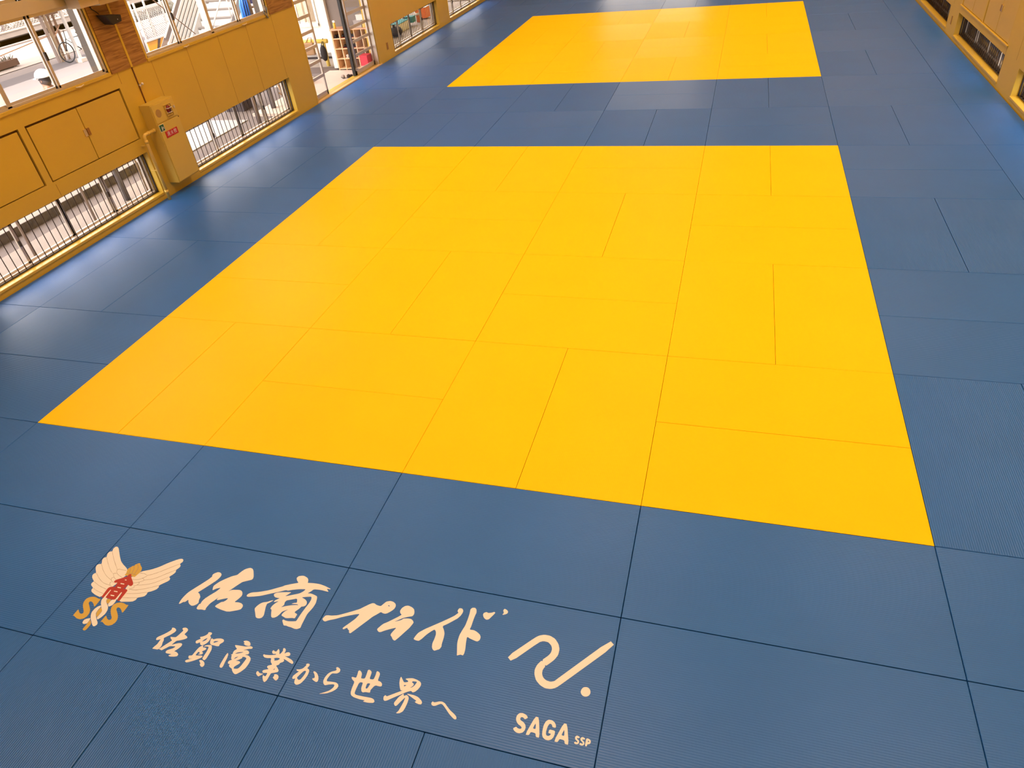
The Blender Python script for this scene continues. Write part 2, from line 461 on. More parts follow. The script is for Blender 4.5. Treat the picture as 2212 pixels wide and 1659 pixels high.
def leaf(y0, y1, x, label=None, dark_edge=None):
    m = MB()
    for y in (y0, y1 - .055): m.box(x - .018, x + .018, y, y + .055, .03, 2.6)
    m.box(x - .018, x + .018, y0, y1, .03, .13)
    for k in range(8):
        z = .425 + .313 * k
        if z < 2.6: m.box(x - .022, x + .022, y0, y1, z, z + .062)
    lf = pbuild(m, 'door_leaf', mat('silver_door_metal', (.60, .56, .50), .35, .5), door)
    pbuild(MB().box(x - .003, x + .003, y0 + .05, y1 - .05, .13, 2.56), 'pane', PANE, lf)
    if dark_edge:
        pbuild(MB().box(x - .06, x + .01, y0 - .05, y0, .03, 2.6), 'edge_seal', BLACK, lf)
        hd = MB().tube([(x + .05, y0 + .03, .2), (x + .05, y0 + .03, 2.5)], .03, 12)
        pbuild(hd, 'guide_tube', mat('grey_tube', (.55, .50, .46), .35, .5), lf)
leaf(10.70, 11.60, XL - .105)
leaf(13.20, 14.32, XL - .155, dark_edge=True)

# ---------------------------------------------------------------- wall cupboards
def cupboard(y0, y1, z0, z1, side, label, handle=True):
    s = -1 if side == 'l' else 1
    X = XL if side == 'l' else XR
    c = empty('wall_cupboard', (X, (y0 + y1) / 2, z0), label, 'cupboard', 'cupboards let into the hall walls')
    xa, xb = sorted((X + s * .03, X + s * .40))
    body = MB().box(xa, xb, y0 + .002, y1 - .002, z0 + .002, z1 - .002)
    pbuild(body, 'carcass', GAP, c)
    ym = (y0 + y1) / 2
    xa, xb = sorted((X + s * .008, X + s * .03))
    for a, b, d in ((y0 + .028, ym - .007, 1), (ym + .007, y1 - .028, -1)):
        dr = pbuild(MB().box(xa, xb, a, b, z0 + .012, z1 - .03), 'cupboard_door', OCHRE2, c, .003)
        if handle:
            yy = b - .05 if d == 1 else a
            xh = sorted((X - s * .006, X + s * .01))
            plate = MB().box(xh[0], xh[1], yy, yy + .05, z0 + .355, z0 + .455)
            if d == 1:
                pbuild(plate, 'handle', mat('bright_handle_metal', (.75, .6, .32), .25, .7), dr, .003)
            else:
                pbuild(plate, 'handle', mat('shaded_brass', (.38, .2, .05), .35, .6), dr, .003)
cupboard(1.72, 3.52, 1.01, 1.79, 'l', 'ochre cupboard over the nearest low left window, cut by the photo edge', False)
cupboard(3.63, 5.48, 1.01, 1.79, 'l', 'ochre two-door cupboard with metal catch beside the fire hydrant cabinet')
cupboard(10.97, 12.74, .69, 1.5, 'r', 'ochre cupboard on the right wall, nearer of the pair')
cupboard(12.83, 14.51, .69, 1.5, 'r', 'ochre cupboard on the right wall, farther of the pair', False)

# ---------------------------------------------------------------- fire hydrant cabinet
HX = -10.53
hyd = empty('hydrant_cabinet', (XL, 5.975, .19), 'cream indoor fire hydrant cabinet with red lamp and signs on the left wall', 'fire cabinet')
pbuild(MB().box(XL, HX - .012, 5.70, 6.25, .19, 1.455), 'body', CREAMBOX, hyd, .004)
up = pbuild(MB().box(HX - .012, HX, 5.712, 6.238, 1.16, 1.435), 'upper_door', CREAMBOX, hyd, .004)
lo = pbuild(MB().box(HX - .012, HX, 5.712, 6.238, .205, 1.147), 'lower_door', CREAMBOX, hyd, .004)
pbuild(MB().disc((HX, 5.82, 1.30), .062, (1, 0, 0), .003, 32), 'speaker_grille', mat('tan_mesh', (.42, .27, .085), .8), up)
pl = pbuild(MB().box(HX, HX + .008, 5.965, 6.145, 1.17, 1.385), 'call_plate', CREAMBOX, up, .003)
ln = MB()
for z in (1.19, 1.225): ln.box(HX + .008, HX + .014, 5.985, 6.125, z, z + .008)
for y in (5.975, 6.128): ln.box(HX + .008, HX + .014, y, y + .007, 1.2, 1.37)
ln.box(HX + .008, HX + .014, 5.985, 6.125, 1.365, 1.372)
pbuild(ln, 'plate_rim', mat('olive_line', (.30, .19, .04), .6), up)
lamp = pbuild(MB().ball((HX + .012, 6.055, 1.30), .062, .55, .85, 1, 20), 'alarm_lamp', mat('dark_red_plastic', (.20, .008, .012), .25), up)
pbuild(MB().box(HX + .008, HX + .05, 6.0, 6.11, 1.318, 1.325).box(HX + .008, HX + .044, 6.01, 6.10, 1.252, 1.258), 'lamp_band', PRINT, lamp)
pbuild(MB().disc((HX + .038, 6.055, 1.29), .016, (1, 0, 0), .012, 16), 'push_button', BLACK, lamp)
pbuild(MB().box(HX, HX + .012, 6.185, 6.22, 1.28, 1.32), 'lock', ALU, up, .004)
pbuild(MB().box(HX, HX + .004, 6.215, 6.235, 1.128, 1.143), 'hinge_notch', GAP, lo)
rs = pbuild(MB().box(HX, HX + .004, 5.80, 6.098, .908, 1.008), 'red_sign', mat('sign_red', (.52, .012, .012), .5), hyd)
gs = pbuild(MB().box(HX, HX + .004, 5.664 + .06, 5.77 + .055, 1.035, 1.132), 'green_sign', mat('sign_green', (.008, .10, .03), .5), hyd)
pbuild(MB().box(HX - .0, HX + .003, 5.716, 5.833, 1.027, 1.140), 'sign_border', mat('sign_pale', (.75, .75, .55), .6), hyd)
def text_mesh(body, size, name, material, parent, center, ex=.0008, normal='x'):
    cu = bpy.data.curves.new(name, 'FONT'); cu.body = body; cu.size = size; cu.extrude = ex
    cu.align_x = 'CENTER'; cu.align_y = 'CENTER'
    t = bpy.data.objects.new(name, cu); COL.objects.link(t)
    dg = bpy.context.evaluated_depsgraph_get(); dg.update()
    me = bpy.data.meshes.new_from_object(t.evaluated_get(dg))
    bpy.data.objects.remove(t); bpy.data.curves.remove(cu)
    me.transform(Matrix(((0, 0, 1, 0), (1, 0, 0, 0), (0, 1, 0, 0), (0, 0, 0, 1))))
    me.transform(Matrix.Translation(center))
    me.materials.clear(); me.materials.append(material)
    o = bpy.data.objects.new(name, me); COL.objects.link(o); o.parent = parent
    off = Vector((0, 0, 0)); q = parent
    while q is not None: off += q.location; q = q.parent
    me.transform(Matrix.Translation(-off))
    return o
for i, ch in enumerate('\u6d88\u706b\u6813'):
    text_mesh(ch, .075, 'character', PRINT, rs, (HX + .0055, 5.865 + .084 * i, .958))
fig = MB().ball((HX + .005, 5.772, 1.098), .009, .2, 1, 1, 10)
for p, q, w in (((5.772, 1.088), (5.768, 1.065), .016), ((5.768, 1.066), (5.757, 1.046), .008), ((5.768, 1.066), (5.778, 1.046), .008), ((5.772, 1.083), (5.755, 1.075), .006), ((5.776, 1.085), (5.79, 1.078), .006)):
    fig.bar((HX + .005, *p), (HX + .005, *q), w, .002, (1, 0, 0))
for z in (1.07, 1.085): fig.tube([(HX + .005, 5.80 + .012 * math.cos(t / 10 * 6.283), z + .010 * math.sin(t / 10 * 6.283)) for t in range(10)], .002, 6, closed=True)
pbuild(fig, 'pictogram', PRINT, gs)

# yellow pipe from the cabinet side to the floor
PX = -10.62
pp = empty('water_pipe', (PX, 5.43, 0), 'cream elbow pipe running down beside the fire hydrant cabinet', 'pipe')
arc = [(PX, 5.43 + .045 * (1 - math.cos(t)), 1.03 + .045 * math.sin(t)) for t in [k * math.pi / 16 for k in range(9)]]
pbuild(MB().tube([(PX, 5.43, .0), (PX, 5.43, 1.03)] + arc[1:] + [(PX, 5.70, 1.075)], .026, 16), 'pipe', PIPEM, pp)
for a, b in (((PX, 5.43, .95), (PX, 5.43, 1.0)), ((PX, 5.52, 1.075), (PX, 5.56, 1.075)), ((PX, 5.66, 1.075), (PX, 5.70, 1.075)), ((PX, 5.43, .12), (PX, 5.43, .17))):
    pbuild(MB().tube([a, b], .032, 16), 'pipe_collar', PIPEM, pp)
pbuild(MB().box(XL, PX - .02, 5.42, 5.44, .5, .515).box(XL, PX - .02, 5.42, 5.44, .9, .915), 'pipe_clip', PIPEM, pp)

# thin wiring run from the boards to the cabinet, with its hook
w = empty('wiring_run', (XL, 5.87, 1.45), 'thin brown wiring strip from the boards down to the hydrant cabinet', 'wiring')
pbuild(MB().box(XL, XL + .012, 5.862, 5.88, 1.455, 2.03), 'strip', mat('brown_strip', (.14, .05, .012), .6), w)
hk = empty('wall_hook', (XL, 5.9, 1.73), 'small metal hook with white knob above the hydrant cabinet', 'hook')
pbuild(MB().tube([(XL + .012, 5.87, 1.73), (XL + .05, 5.86, 1.72)], .012, 10), 'shank', ALU, hk)
pbuild(MB().ball((XL + .03, 5.93, 1.735), .02), 'knob', WHITEP, hk)
pbuild(MB().bar((XL + .03, 5.86, 1.73), (XL + .03, 5.93, 1.735), .008, .008), 'stem', ALU, hk)

# black loudspeaker on the boards
sp = empty('wall_speaker', (XL + .015, 5.7, 2.7), 'small black wedge loudspeaker on the knotty boards under the air conditioner', 'speaker')
ring = [(XL + .05, 5.53, 2.79), (XL + .05, 5.63, 2.645), (XL + .05, 5.82, 2.665), (XL + .05, 5.845, 2.75)]
pbuild(MB().prism(ring, (.16, .01, -.015)), 'cabinet', BLACK, sp, .012)
pbuild(MB().box(XL + .015, XL + .06, 5.66, 5.74, 2.70, 2.76), 'bracket', BLACK, sp)
pbuild(MB().tube([(XL + .06, 5.60, 2.79), (XL + .05, 5.57, 2.83), (XL + .03, 5.53, 2.87), (XL + .02, 5.52, 2.96)], .007, 8), 'cable', BLACK, sp)
pbuild(MB().ball((XL + .217, 5.75, 2.69), .006, seg=8), 'indicator', WHITEP, sp)

# air conditioner above the boards (its underside shows)
ac = empty('air_conditioner', (XL + .015, 5.4, 2.9), 'beige wall air conditioner at the photo top above the black speaker', 'air conditioner')
pbuild(MB().box(XL + .016, -10.40, 4.97, 6.15, 3.085, 3.5), 'casing', mat('ivory_plastic', (.60, .48, .26), .4), ac, .03)
pbuild(MB().box(XL + .016, -10.5, 5.14, 5.50, 2.935, 3.085), 'bracket_box', mat('beige_steel', (.66, .55, .36), .45), ac, .006)
pbuild(MB().box(XL + .016, -10.5, 5.502, 6.14, 2.915, 3.085), 'drip_tray', mat('tan_plastic', (.52, .40, .2), .45), ac, .006)

# blind cord cleats under the sills and the cord loop on the window
for y, l in ((4.75, 'pale cord cleat under the upper window over the two-door cupboard'), (7.22, 'pale cord cleat under the nearer half of the stair-side upper window'), (9.0, 'pale cord cleat under the farther half of the stair-side upper window')):
    c = empty('cord_cleat', (XL, y, 2.0), l, 'cleat', 'cord cleats under the upper windows')
    pbuild(MB().box(XL + .012, XL + .035, y - .02, y + .02, 1.99, 2.012), 'base', mat('pale_plastic', (.85, .72, .4), .4), c)
    pbuild(MB().tube([(XL + .035, y - .075, 2.012), (XL + .035, y, 1.998), (XL + .035, y + .075, 2.012)], .008, 8), 'horns', MATS['pale_plastic'], c)
cl = MB().tube([(XL + .03 + .01 * math.sin(t * 3), 9.80 + .065 * math.cos(t), 2.10 + .085 * math.sin(t)) for t in [k * 2 * math.pi / 28 for k in range(28)]], .007, 8, closed=True)
cl.tube([(XL + .035, 9.79 + .055 * math.cos(t), 2.09 + .075 * math.sin(t)) for t in [k * 2 * math.pi / 28 for k in range(28)]], .007, 8, closed=True)
cl.tube([(XL + .035, 9.80, 2.02), (XL + .03, 9.81, 1.98), (XL + .02, 9.85, 1.965)], .014, 8)
tag(cl.build('cord_coil', mat('grey_cord', (.30, .30, .26), .5), origin=(XL + .03, 9.8, 2.0)), 'coiled grey cord hanging at the corner of the stair-side upper window', 'cord')

# small recessed plates low on both walls
def wall_plate(y0, y1, z0, z1, side, label):
    X = XL if side == 'l' else XR; s = 1 if side == 'l' else -1
    c = empty('wall_plate', (X, (y0 + y1) / 2, z0), label, 'wall plate', 'small brown plates low on the walls')
    xa, xb = sorted((X, X + s * .004))
    pbuild(MB().box(xa, xb, y0, y1, z0, z1), 'rim', OCHRE2, c)
    xa, xb = sorted((X + s * .004, X + s * .008))
    pbuild(MB().box(xa, xb, y0 + .012, y1 - .012, z0 + .012, z1 - .012), 'cover', mat('brown_cover', (.34, .17, .03), .5), c)
wall_plate(14.89, 15.01, .235, .43, 'l', 'small brown plate between the glazed door and next low window')
wall_plate(15.0, 15.09, .215, .40, 'r', 'small brown plate on the right wall between two low windows')
GLYPHS = {  # outlines of the printing in millimetres from each printed mat's left front corner
'L1': [[[(903,450),(898,469),(897,495),(902,529),(912,559),(935,596),(966,644),(993,689),(1003,715),(996,724),(998,739),(1021,759),(1040,760),(1060,751),(1068,737),(1067,717),(1059,691),(1032,645),(1001,596),(982,567),(1001,561),(1017,547),(1027,536),(1033,511),(1044,494),(1041,479),(1024,462),(1006,458),(981,468),(965,480),(951,499),(939,475),(925,473),(916,459)]],[[(1080,609),(1068,634),(1067,647),(1087,683),(1115,714),(1156,750),(1188,767),(1196,790),(1215,825),(1248,846),(1271,842),(1288,829),(1321,781),(1327,762),(1323,751),(1289,733),(1263,718),(1246,691),(1226,657),(1205,622),(1224,641),(1283,653),(1305,648),(1319,636),(1329,619),(1329,604),(1320,579),(1306,552),(1338,557),(1366,554),(1385,543),(1392,528),(1389,509),(1374,499),(1308,470),(1248,475),(1205,483),(1185,490),(1189,504),(1209,532),(1225,537),(1238,554),(1242,573),(1204,557),(1169,538),(1163,546),(1164,560),(1171,579),(1161,554),(1133,503),(1129,473),(1128,459),(1134,455),(1129,446),(1103,447),(1075,440),(1059,447),(1057,463),(1057,484),(1065,485),(1062,507),(1069,533),(1089,565),(1118,606),(1132,642),(1097,623),(1085,609)]]],
'L2': [[[(1365,618),(1366,633),(1385,651),(1444,669),(1505,696),(1556,727),(1592,749),(1600,758),(1649,782),(1691,800),(1668,815),(1653,835),(1660,853),(1680,861),(1700,864),(1734,853),(1749,839),(1757,819),(1756,813),(1808,820),(1851,822),(1899,815),(1953,801),(1950,796),(1923,796),(1949,776),(1942,774),(1886,778),(1831,772),(1819,751),(1802,731),(1828,735),(1853,731),(1885,723),(1895,702),(1904,669),(1902,630),(1887,576),(1889,536),(1892,489),(1896,467),(1877,453),(1859,451),(1826,457),(1802,458),(1791,461),(1768,459),(1752,476),(1738,491),(1740,501),(1760,496),(1783,495),(1819,502),(1839,508),(1840,535),(1843,577),(1850,623),(1856,659),(1856,691),(1846,712),(1811,703),(1777,691),(1809,683),(1833,668),(1842,649),(1840,635),(1827,624),(1816,623),(1808,602),(1787,569),(1818,559),(1818,547),(1817,525),(1799,525),(1753,513),(1728,521),(1710,526),(1709,541),(1717,562),(1735,581),(1714,568),(1698,554),(1693,534),(1685,514),(1670,500),(1656,496),(1643,501),(1627,527),(1614,554),(1600,559),(1601,581),(1610,604),(1629,629),(1611,620),(1596,613),(1595,625),(1622,653),(1603,650),(1581,652),(1567,662),(1560,675),(1575,689),(1601,698),(1650,710),(1681,715),(1666,694),(1651,673),(1691,692),(1745,718),(1764,739),(1773,761),(1720,750),(1668,732),(1647,721),(1631,724),(1592,702),(1528,670),(1470,640),(1430,626),(1379,612)],[(1750,676),(1711,658),(1681,645),(1676,628),(1684,607),(1670,584),(1695,599),(1736,616),(1768,625),(1788,628),(1774,633),(1730,626),(1747,638),(1767,644)]],[[(1486,535),(1491,557),(1502,579),(1519,595),(1546,604),(1564,617),(1588,629),(1569,604),(1554,590),(1559,565),(1572,533),(1584,501),(1581,481),(1567,472),(1551,470),(1534,475),(1515,500)]]],
'L3': [[[(14,562),(15,575),(22,592),(36,598),(67,601),(107,613),(141,632),(190,661),(239,692),(260,714),(287,740),(305,754),(320,756),(341,746),(374,743),(384,761),(397,786),(424,798),(449,795),(470,783),(479,767),(478,745),(466,725),(445,702),(431,694),(414,694),(395,701),(376,678),(353,653),(333,620),(303,573),(280,536),(257,501),(243,510),(243,519),(223,531),(218,539),(197,520),(187,527),(194,541),(216,573),(242,613),(256,656),(226,646),(174,622),(132,600),(105,583),(62,563),(43,549),(27,552)],[(422,757),(428,763),(437,759),(436,754)]]],
'L4': [[[(427,568),(427,578),(449,617),(474,637),(503,665),(527,688),(548,711),(531,722),(523,737),(527,761),(543,781),(564,789),(594,782),(615,770),(626,750),(630,732),(625,716),(599,706),(568,690),(537,665),(517,648),(559,670),(572,686),(600,693),(624,694),(642,684),(652,672),(649,657),(639,626),(620,590),(598,547),(580,516),(562,523),(548,539),(536,547),(533,557),(540,580),(552,611),(520,595),(485,575),(457,555),(443,555)]]],
'L5': [[[(698,555),(704,583),(714,608),(748,643),(792,679),(844,722),(885,758),(910,782),(928,808),(918,816),(916,825),(921,843),(940,845),(953,833),(956,818),(951,793),(937,766),(914,742),(882,710),(855,687),(876,661),(888,639),(894,608),(897,560),(902,544),(895,523),(884,517),(866,505),(851,513),(841,527),(834,553),(836,590),(834,620),(826,640),(812,653),(793,633),(771,603),(752,567),(738,550),(718,550)]]],
'L6': [[[(1022,505),(1013,534),(997,582),(992,608),(990,650),(997,689),(1005,725),(1006,780),(1004,821),(999,850),(1008,865),(1027,869),(1041,857),(1048,834),(1045,804),(1045,763),(1046,730),(1043,701),(1072,704),(1098,695),(1122,681),(1133,664),(1133,643),(1122,629),(1106,630),(1067,639),(1043,648),(1050,607),(1061,561),(1064,532),(1061,514),(1044,517),(1030,510)]],[[(1096,829),(1098,843),(1114,854),(1127,848),(1149,855),(1166,866),(1174,860),(1169,847),(1156,822),(1146,803),(1131,796),(1116,802),(1104,814)]],[[(1221,889),(1227,904),(1247,897),(1256,888),(1257,875),(1249,866),(1231,856),(1224,857),(1231,869),(1228,878)]]],
'S1': [[[(957,86),(953,98),(955,115),(965,138),(964,158),(965,176),(940,163),(931,167),(927,179),(935,191),(957,211),(978,234),(992,256),(985,273),(1004,274),(1021,267),(1030,258),(1028,246),(1012,222),(991,201),(979,188),(991,176),(995,156),(1005,135),(1002,111),(991,100),(1009,119),(1025,145),(1041,169),(1052,186),(1035,194),(1020,207),(1041,209),(1063,213),(1072,238),(1082,271),(1064,279),(1067,288),(1083,294),(1100,290),(1112,282),(1114,270),(1107,245),(1128,239),(1144,231),(1145,222),(1126,208),(1103,197),(1085,190),(1078,177),(1070,155),(1091,168),(1117,180),(1135,181),(1144,174),(1146,162),(1137,141),(1120,116),(1136,118),(1159,109),(1166,102),(1166,91),(1150,84),(1116,77),(1100,82),(1117,95),(1099,94),(1075,93),(1064,99),(1064,112),(1077,122),(1098,135),(1109,152),(1065,145),(1049,127),(1023,100),(1008,92),(991,90),(989,77),(976,74),(965,77)]]],
'S2': [[[(1225,212),(1224,221),(1234,230),(1247,242),(1231,250),(1254,262),(1267,274),(1274,289),(1268,294),(1279,300),(1295,299),(1303,291),(1297,275),(1311,267),(1315,255),(1315,232),(1302,209),(1285,198),(1268,203),(1259,217),(1242,203),(1232,205)],[(1267,224),(1276,244),(1291,259),(1290,241),(1280,230)]],[[(1328,232),(1319,253),(1324,262),(1337,255),(1360,268),(1386,274),(1409,272),(1420,263),(1420,252),(1405,234),(1409,219),(1390,216),(1368,217),(1351,216),(1338,221)],[(1351,240),(1359,248),(1384,253),(1376,245),(1357,233)]],[[(1266,118),(1268,138),(1272,165),(1278,186),(1296,203),(1302,187),(1322,189),(1334,184),(1332,175),(1314,158),(1327,154),(1332,146),(1323,137),(1299,133),(1311,144),(1293,154),(1289,138),(1289,123),(1335,133),(1344,127),(1338,116),(1320,101),(1296,84),(1275,72),(1259,65),(1244,70),(1245,79),(1283,101),(1260,92),(1247,103),(1245,113)]],[[(1303,193),(1313,205),(1335,213),(1352,214),(1363,205),(1374,184),(1377,154),(1379,118),(1373,106),(1357,109),(1350,117),(1349,134),(1349,168),(1342,200),(1324,199)]],[[(1337,98),(1348,103),(1363,102),(1382,93),(1394,80),(1394,68),(1388,60),(1374,63),(1359,74),(1362,80),(1351,87)]]],
'S3': [[[(1503,91),(1499,104),(1497,136),(1496,172),(1499,190),(1510,181),(1518,158),(1522,123),(1527,94),(1522,84),(1511,85)]],[[(1557,291),(1575,299),(1597,297),(1615,286),(1623,271),(1609,265),(1589,265),(1568,273),(1575,279),(1562,285)]],[[(1514,251),(1536,254),(1570,256),(1599,258),(1625,268),(1642,266),(1650,260),(1647,252),(1625,246),(1607,237),(1594,229),(1619,236),(1637,231),(1646,222),(1647,211),(1624,202),(1653,203),(1676,192),(1686,178),(1689,151),(1685,118),(1669,90),(1651,70),(1640,65),(1623,71),(1605,84),(1596,95),(1570,103),(1559,116),(1585,129),(1567,120),(1547,121),(1542,130),(1542,139),(1560,153),(1550,154),(1542,168),(1537,181),(1528,181),(1539,190),(1534,200),(1534,213),(1547,229),(1528,239)],[(1552,194),(1567,208),(1606,220),(1595,211),(1572,200)],[(1567,157),(1573,173),(1589,183),(1581,169)],[(1617,186),(1636,188),(1652,182),(1650,162),(1645,125),(1638,106),(1625,100),(1606,98),(1603,111),(1619,130),(1628,143),(1619,152),(1604,153),(1588,150),(1608,164),(1621,176)]]],
'S4': [[[(1750,226),(1751,235),(1765,233),(1801,239),(1833,248),(1834,256),(1815,250),(1802,256),(1796,268),(1802,276),(1810,271),(1826,270),(1829,293),(1843,282),(1858,255),(1865,272),(1867,287),(1859,300),(1866,306),(1879,301),(1886,289),(1887,268),(1900,281),(1912,285),(1925,281),(1932,271),(1930,261),(1915,255),(1899,253),(1928,248),(1957,241),(1976,231),(1983,222),(1980,213),(1959,218),(1928,228),(1903,234),(1914,223),(1911,213),(1895,203),(1894,190),(1878,179),(1896,168),(1915,153),(1914,142),(1895,133),(1874,125),(1874,107),(1874,75),(1866,60),(1853,65),(1835,85),(1828,102),(1850,95),(1851,122),(1821,115),(1810,122),(1810,133),(1844,147),(1829,153),(1822,162),(1827,169),(1849,180),(1839,187),(1826,198),(1817,221),(1788,214),(1767,215)],[(1833,223),(1850,230),(1871,233),(1878,228),(1870,216),(1846,208),(1845,219)],[(1874,148),(1882,161),(1884,153)]],[[(1776,102),(1773,113),(1780,120),(1796,109),(1811,109),(1828,110),(1815,98),(1804,86),(1790,91)]],[[(1898,121),(1912,127),(1930,122),(1940,111),(1941,96),(1935,86),(1918,91),(1901,102),(1906,114)]]],
'S5': [[[(30,125),(28,141),(40,161),(51,178),(35,178),(26,186),(47,190),(66,201),(78,227),(71,233),(80,240),(94,240),(100,230),(93,209),(107,205),(117,195),(121,168),(116,135),(105,107),(89,93),(76,91),(61,99),(54,115),(52,129),(40,121)],[(58,135),(71,167),(82,188),(96,191),(99,176),(96,153),(89,129),(78,123)]],[[(144,197),(153,201),(174,193),(194,175),(205,155),(206,141),(199,136),(179,141),(159,151),(176,160),(165,178)]]],
'S6': [[[(279,255),(289,261),(306,255),(316,246),(317,231),(304,219),(272,213),(264,194),(259,170),(264,156),(291,160),(326,163),(346,155),(355,142),(350,122),(331,102),(300,82),(253,69),(277,82),(311,104),(327,129),(326,146),(314,148),(286,139),(265,129),(251,137),(240,154),(239,178),(247,206),(264,224),(286,234),(291,243)]]],
'S7': [[[(410,215),(414,221),(441,219),(439,243),(434,267),(442,272),(457,264),(467,252),(473,223),(499,227),(497,259),(493,285),(500,290),(515,285),(525,275),(529,231),(557,234),(557,266),(553,289),(559,292),(574,287),(583,276),(586,233),(606,231),(622,221),(627,206),(618,200),(582,201),(567,165),(572,151),(566,148),(541,147),(525,140),(513,147),(503,166),(499,201),(475,197),(474,147),(477,123),(492,116),(536,117),(595,120),(614,115),(625,103),(620,93),(588,87),(550,87),(563,97),(527,95),(484,99),(461,107),(450,123),(445,153),(443,193),(423,203)],[(527,202),(549,206),(543,169),(530,169)]]],
'S8': [[[(671,132),(667,146),(674,157),(685,150),(709,167),(740,189),(769,209),(755,206),(742,224),(728,250),(721,276),(722,292),(736,279),(756,259),(779,267),(779,275),(754,283),(772,291),(799,298),(827,295),(856,286),(867,274),(868,258),(860,235),(848,218),(835,210),(821,218),(797,205),(769,183),(729,152),(697,126),(685,121),(677,124)],[(762,243),(780,247),(767,234)],[(805,271),(807,279),(831,282),(836,278),(830,257),(821,242),(805,235),(818,246),(823,261),(816,267)]],[[(747,121),(749,131),(761,165),(783,192),(789,177),(805,187),(818,181),(826,170),(829,142),(827,109),(822,85),(807,71),(793,66),(784,67),(794,81),(799,112),(803,141),(803,173),(786,143),(771,111),(764,106),(755,110)]],[[(801,194),(817,196),(852,196),(881,190),(908,174),(917,164),(916,151),(900,149),(883,152),(870,157),(880,165),(846,178)]]],
'S9': [[[(975,169),(974,178),(979,185),(987,181),(1001,185),(1018,194),(1036,197),(1056,191),(1078,174),(1102,157),(1130,143),(1148,132),(1156,122),(1156,113),(1147,110),(1132,117),(1106,133),(1087,148),(1065,166),(1045,180),(1033,182),(1021,175),(1007,164),(993,159),(981,162)]]],
'W1': [[[(1501,138),(1517,153),(1528,145),(1542,144),(1550,149),(1549,156),(1542,162),(1525,168),(1510,183),(1503,199),(1504,218),(1515,234),(1532,239),(1551,235),(1563,229),(1571,217),(1556,205),(1543,214),(1531,213),(1527,204),(1532,195),(1553,187),(1567,175),(1573,159),(1571,141),(1562,127),(1546,119),(1529,119),(1513,126)]]],
'W2': [[[(1580,120),(1612,235),(1634,235),(1666,121),(1644,120),(1637,141),(1608,142),(1602,121)],[(1624,200),(1614,164),(1632,164)]]],
'W3': [[[(1724,197),(1720,208),(1711,214),(1702,211),(1696,193),(1694,163),(1697,149),(1703,142),(1714,142),(1722,150),(1725,158),(1708,159),(1710,181),(1744,180),(1746,160),(1743,142),(1734,127),(1719,118),(1701,118),(1685,126),(1676,141),(1672,167),(1672,197),(1679,222),(1693,235),(1713,236),(1730,228),(1742,213),(1744,197)]]],
'W4': [[[(1750,120),(1783,234),(1804,234),(1837,120),(1814,120),(1808,139),(1779,141),(1772,120)],[(1795,201),(1784,164),(1802,163)]]],
'W5': [[[(1863,139),(1869,147),(1878,144),(1882,147),(1880,151),(1867,159),(1863,169),(1867,179),(1876,183),(1891,177),(1885,168),(1879,170),(1875,168),(1878,163),(1889,157),(1892,147),(1888,137),(1879,133),(1869,134)]]],
'W6': [[[(1894,138),(1900,147),(1909,143),(1913,146),(1911,151),(1899,159),(1894,168),(1898,178),(1907,182),(1922,176),(1916,167),(1910,170),(1907,167),(1909,163),(1920,156),(1923,146),(1919,137),(1910,133),(1900,134)]]],
'W7': [[[(1927,135),(1927,179),(1940,180),(1951,175),(1956,166),(1954,154),(1946,149),(1939,148),(1938,135)],[(1939,169),(1946,167),(1945,162),(1939,160)]]],
'WAVE': [[[(1342,570),(1377,541),(1517,711),(1542,724),(1575,723),(1599,704),(1609,682),(1608,655),(1597,632),(1563,592),(1596,559),(1615,580),(1640,612),(1656,648),(1656,690),(1641,725),(1612,756),(1575,771),(1536,770),(1506,757),(1483,737)]],[[(1564,593),(1542,556),(1535,522),(1541,490),(1560,455),(1593,429),(1627,417),(1663,420),(1691,435),(1716,462),(1992,790),(1957,819),(1688,495),(1672,474),(1650,465),(1620,468),(1598,483),(1586,505),(1584,530),(1596,560)]]],
'WDOT': [[[(1899,456),(1900,449),(1899,442),(1897,436),(1893,430),(1888,425),(1883,422),(1877,420),(1870,419),(1864,420),(1858,422),(1852,426),(1848,431),(1844,436),(1842,443),(1842,450),(1843,457),(1845,463),(1849,469),(1853,474),(1859,477),(1865,479),(1872,480),(1878,479),(1884,477),(1889,473),(1894,468),(1897,462)]]],
'E_wingL': [[[(287,635),(264,648),(223,666),(181,689),(142,722),(99,763),(62,798),(42,808),(26,805),(21,785),(34,760),(13,753),(11,732),(29,701),(12,693),(12,673),(39,636),(18,632),(7,618),(18,594),(61,554),(46,547),(46,530),(61,511),(104,484),(95,469),(104,452),(142,433),(140,418),(154,402),(202,385),(269,373),(260,455),(295,483),(308,558),(323,591)]]],
'E_wingR': [[[(411,635),(427,647),(482,673),(528,707),(575,756),(627,799),(654,812),(672,808),(684,791),(673,764),(691,753),(693,736),(680,709),(692,692),(685,669),(668,642),(689,632),(692,612),(642,559),(653,545),(648,525),(624,504),(596,488),(603,473),(596,451),(552,432),(554,412),(537,393),(435,371),(433,413),(424,473),(400,476),(399,551),(368,578),(391,592),(394,618)]]],
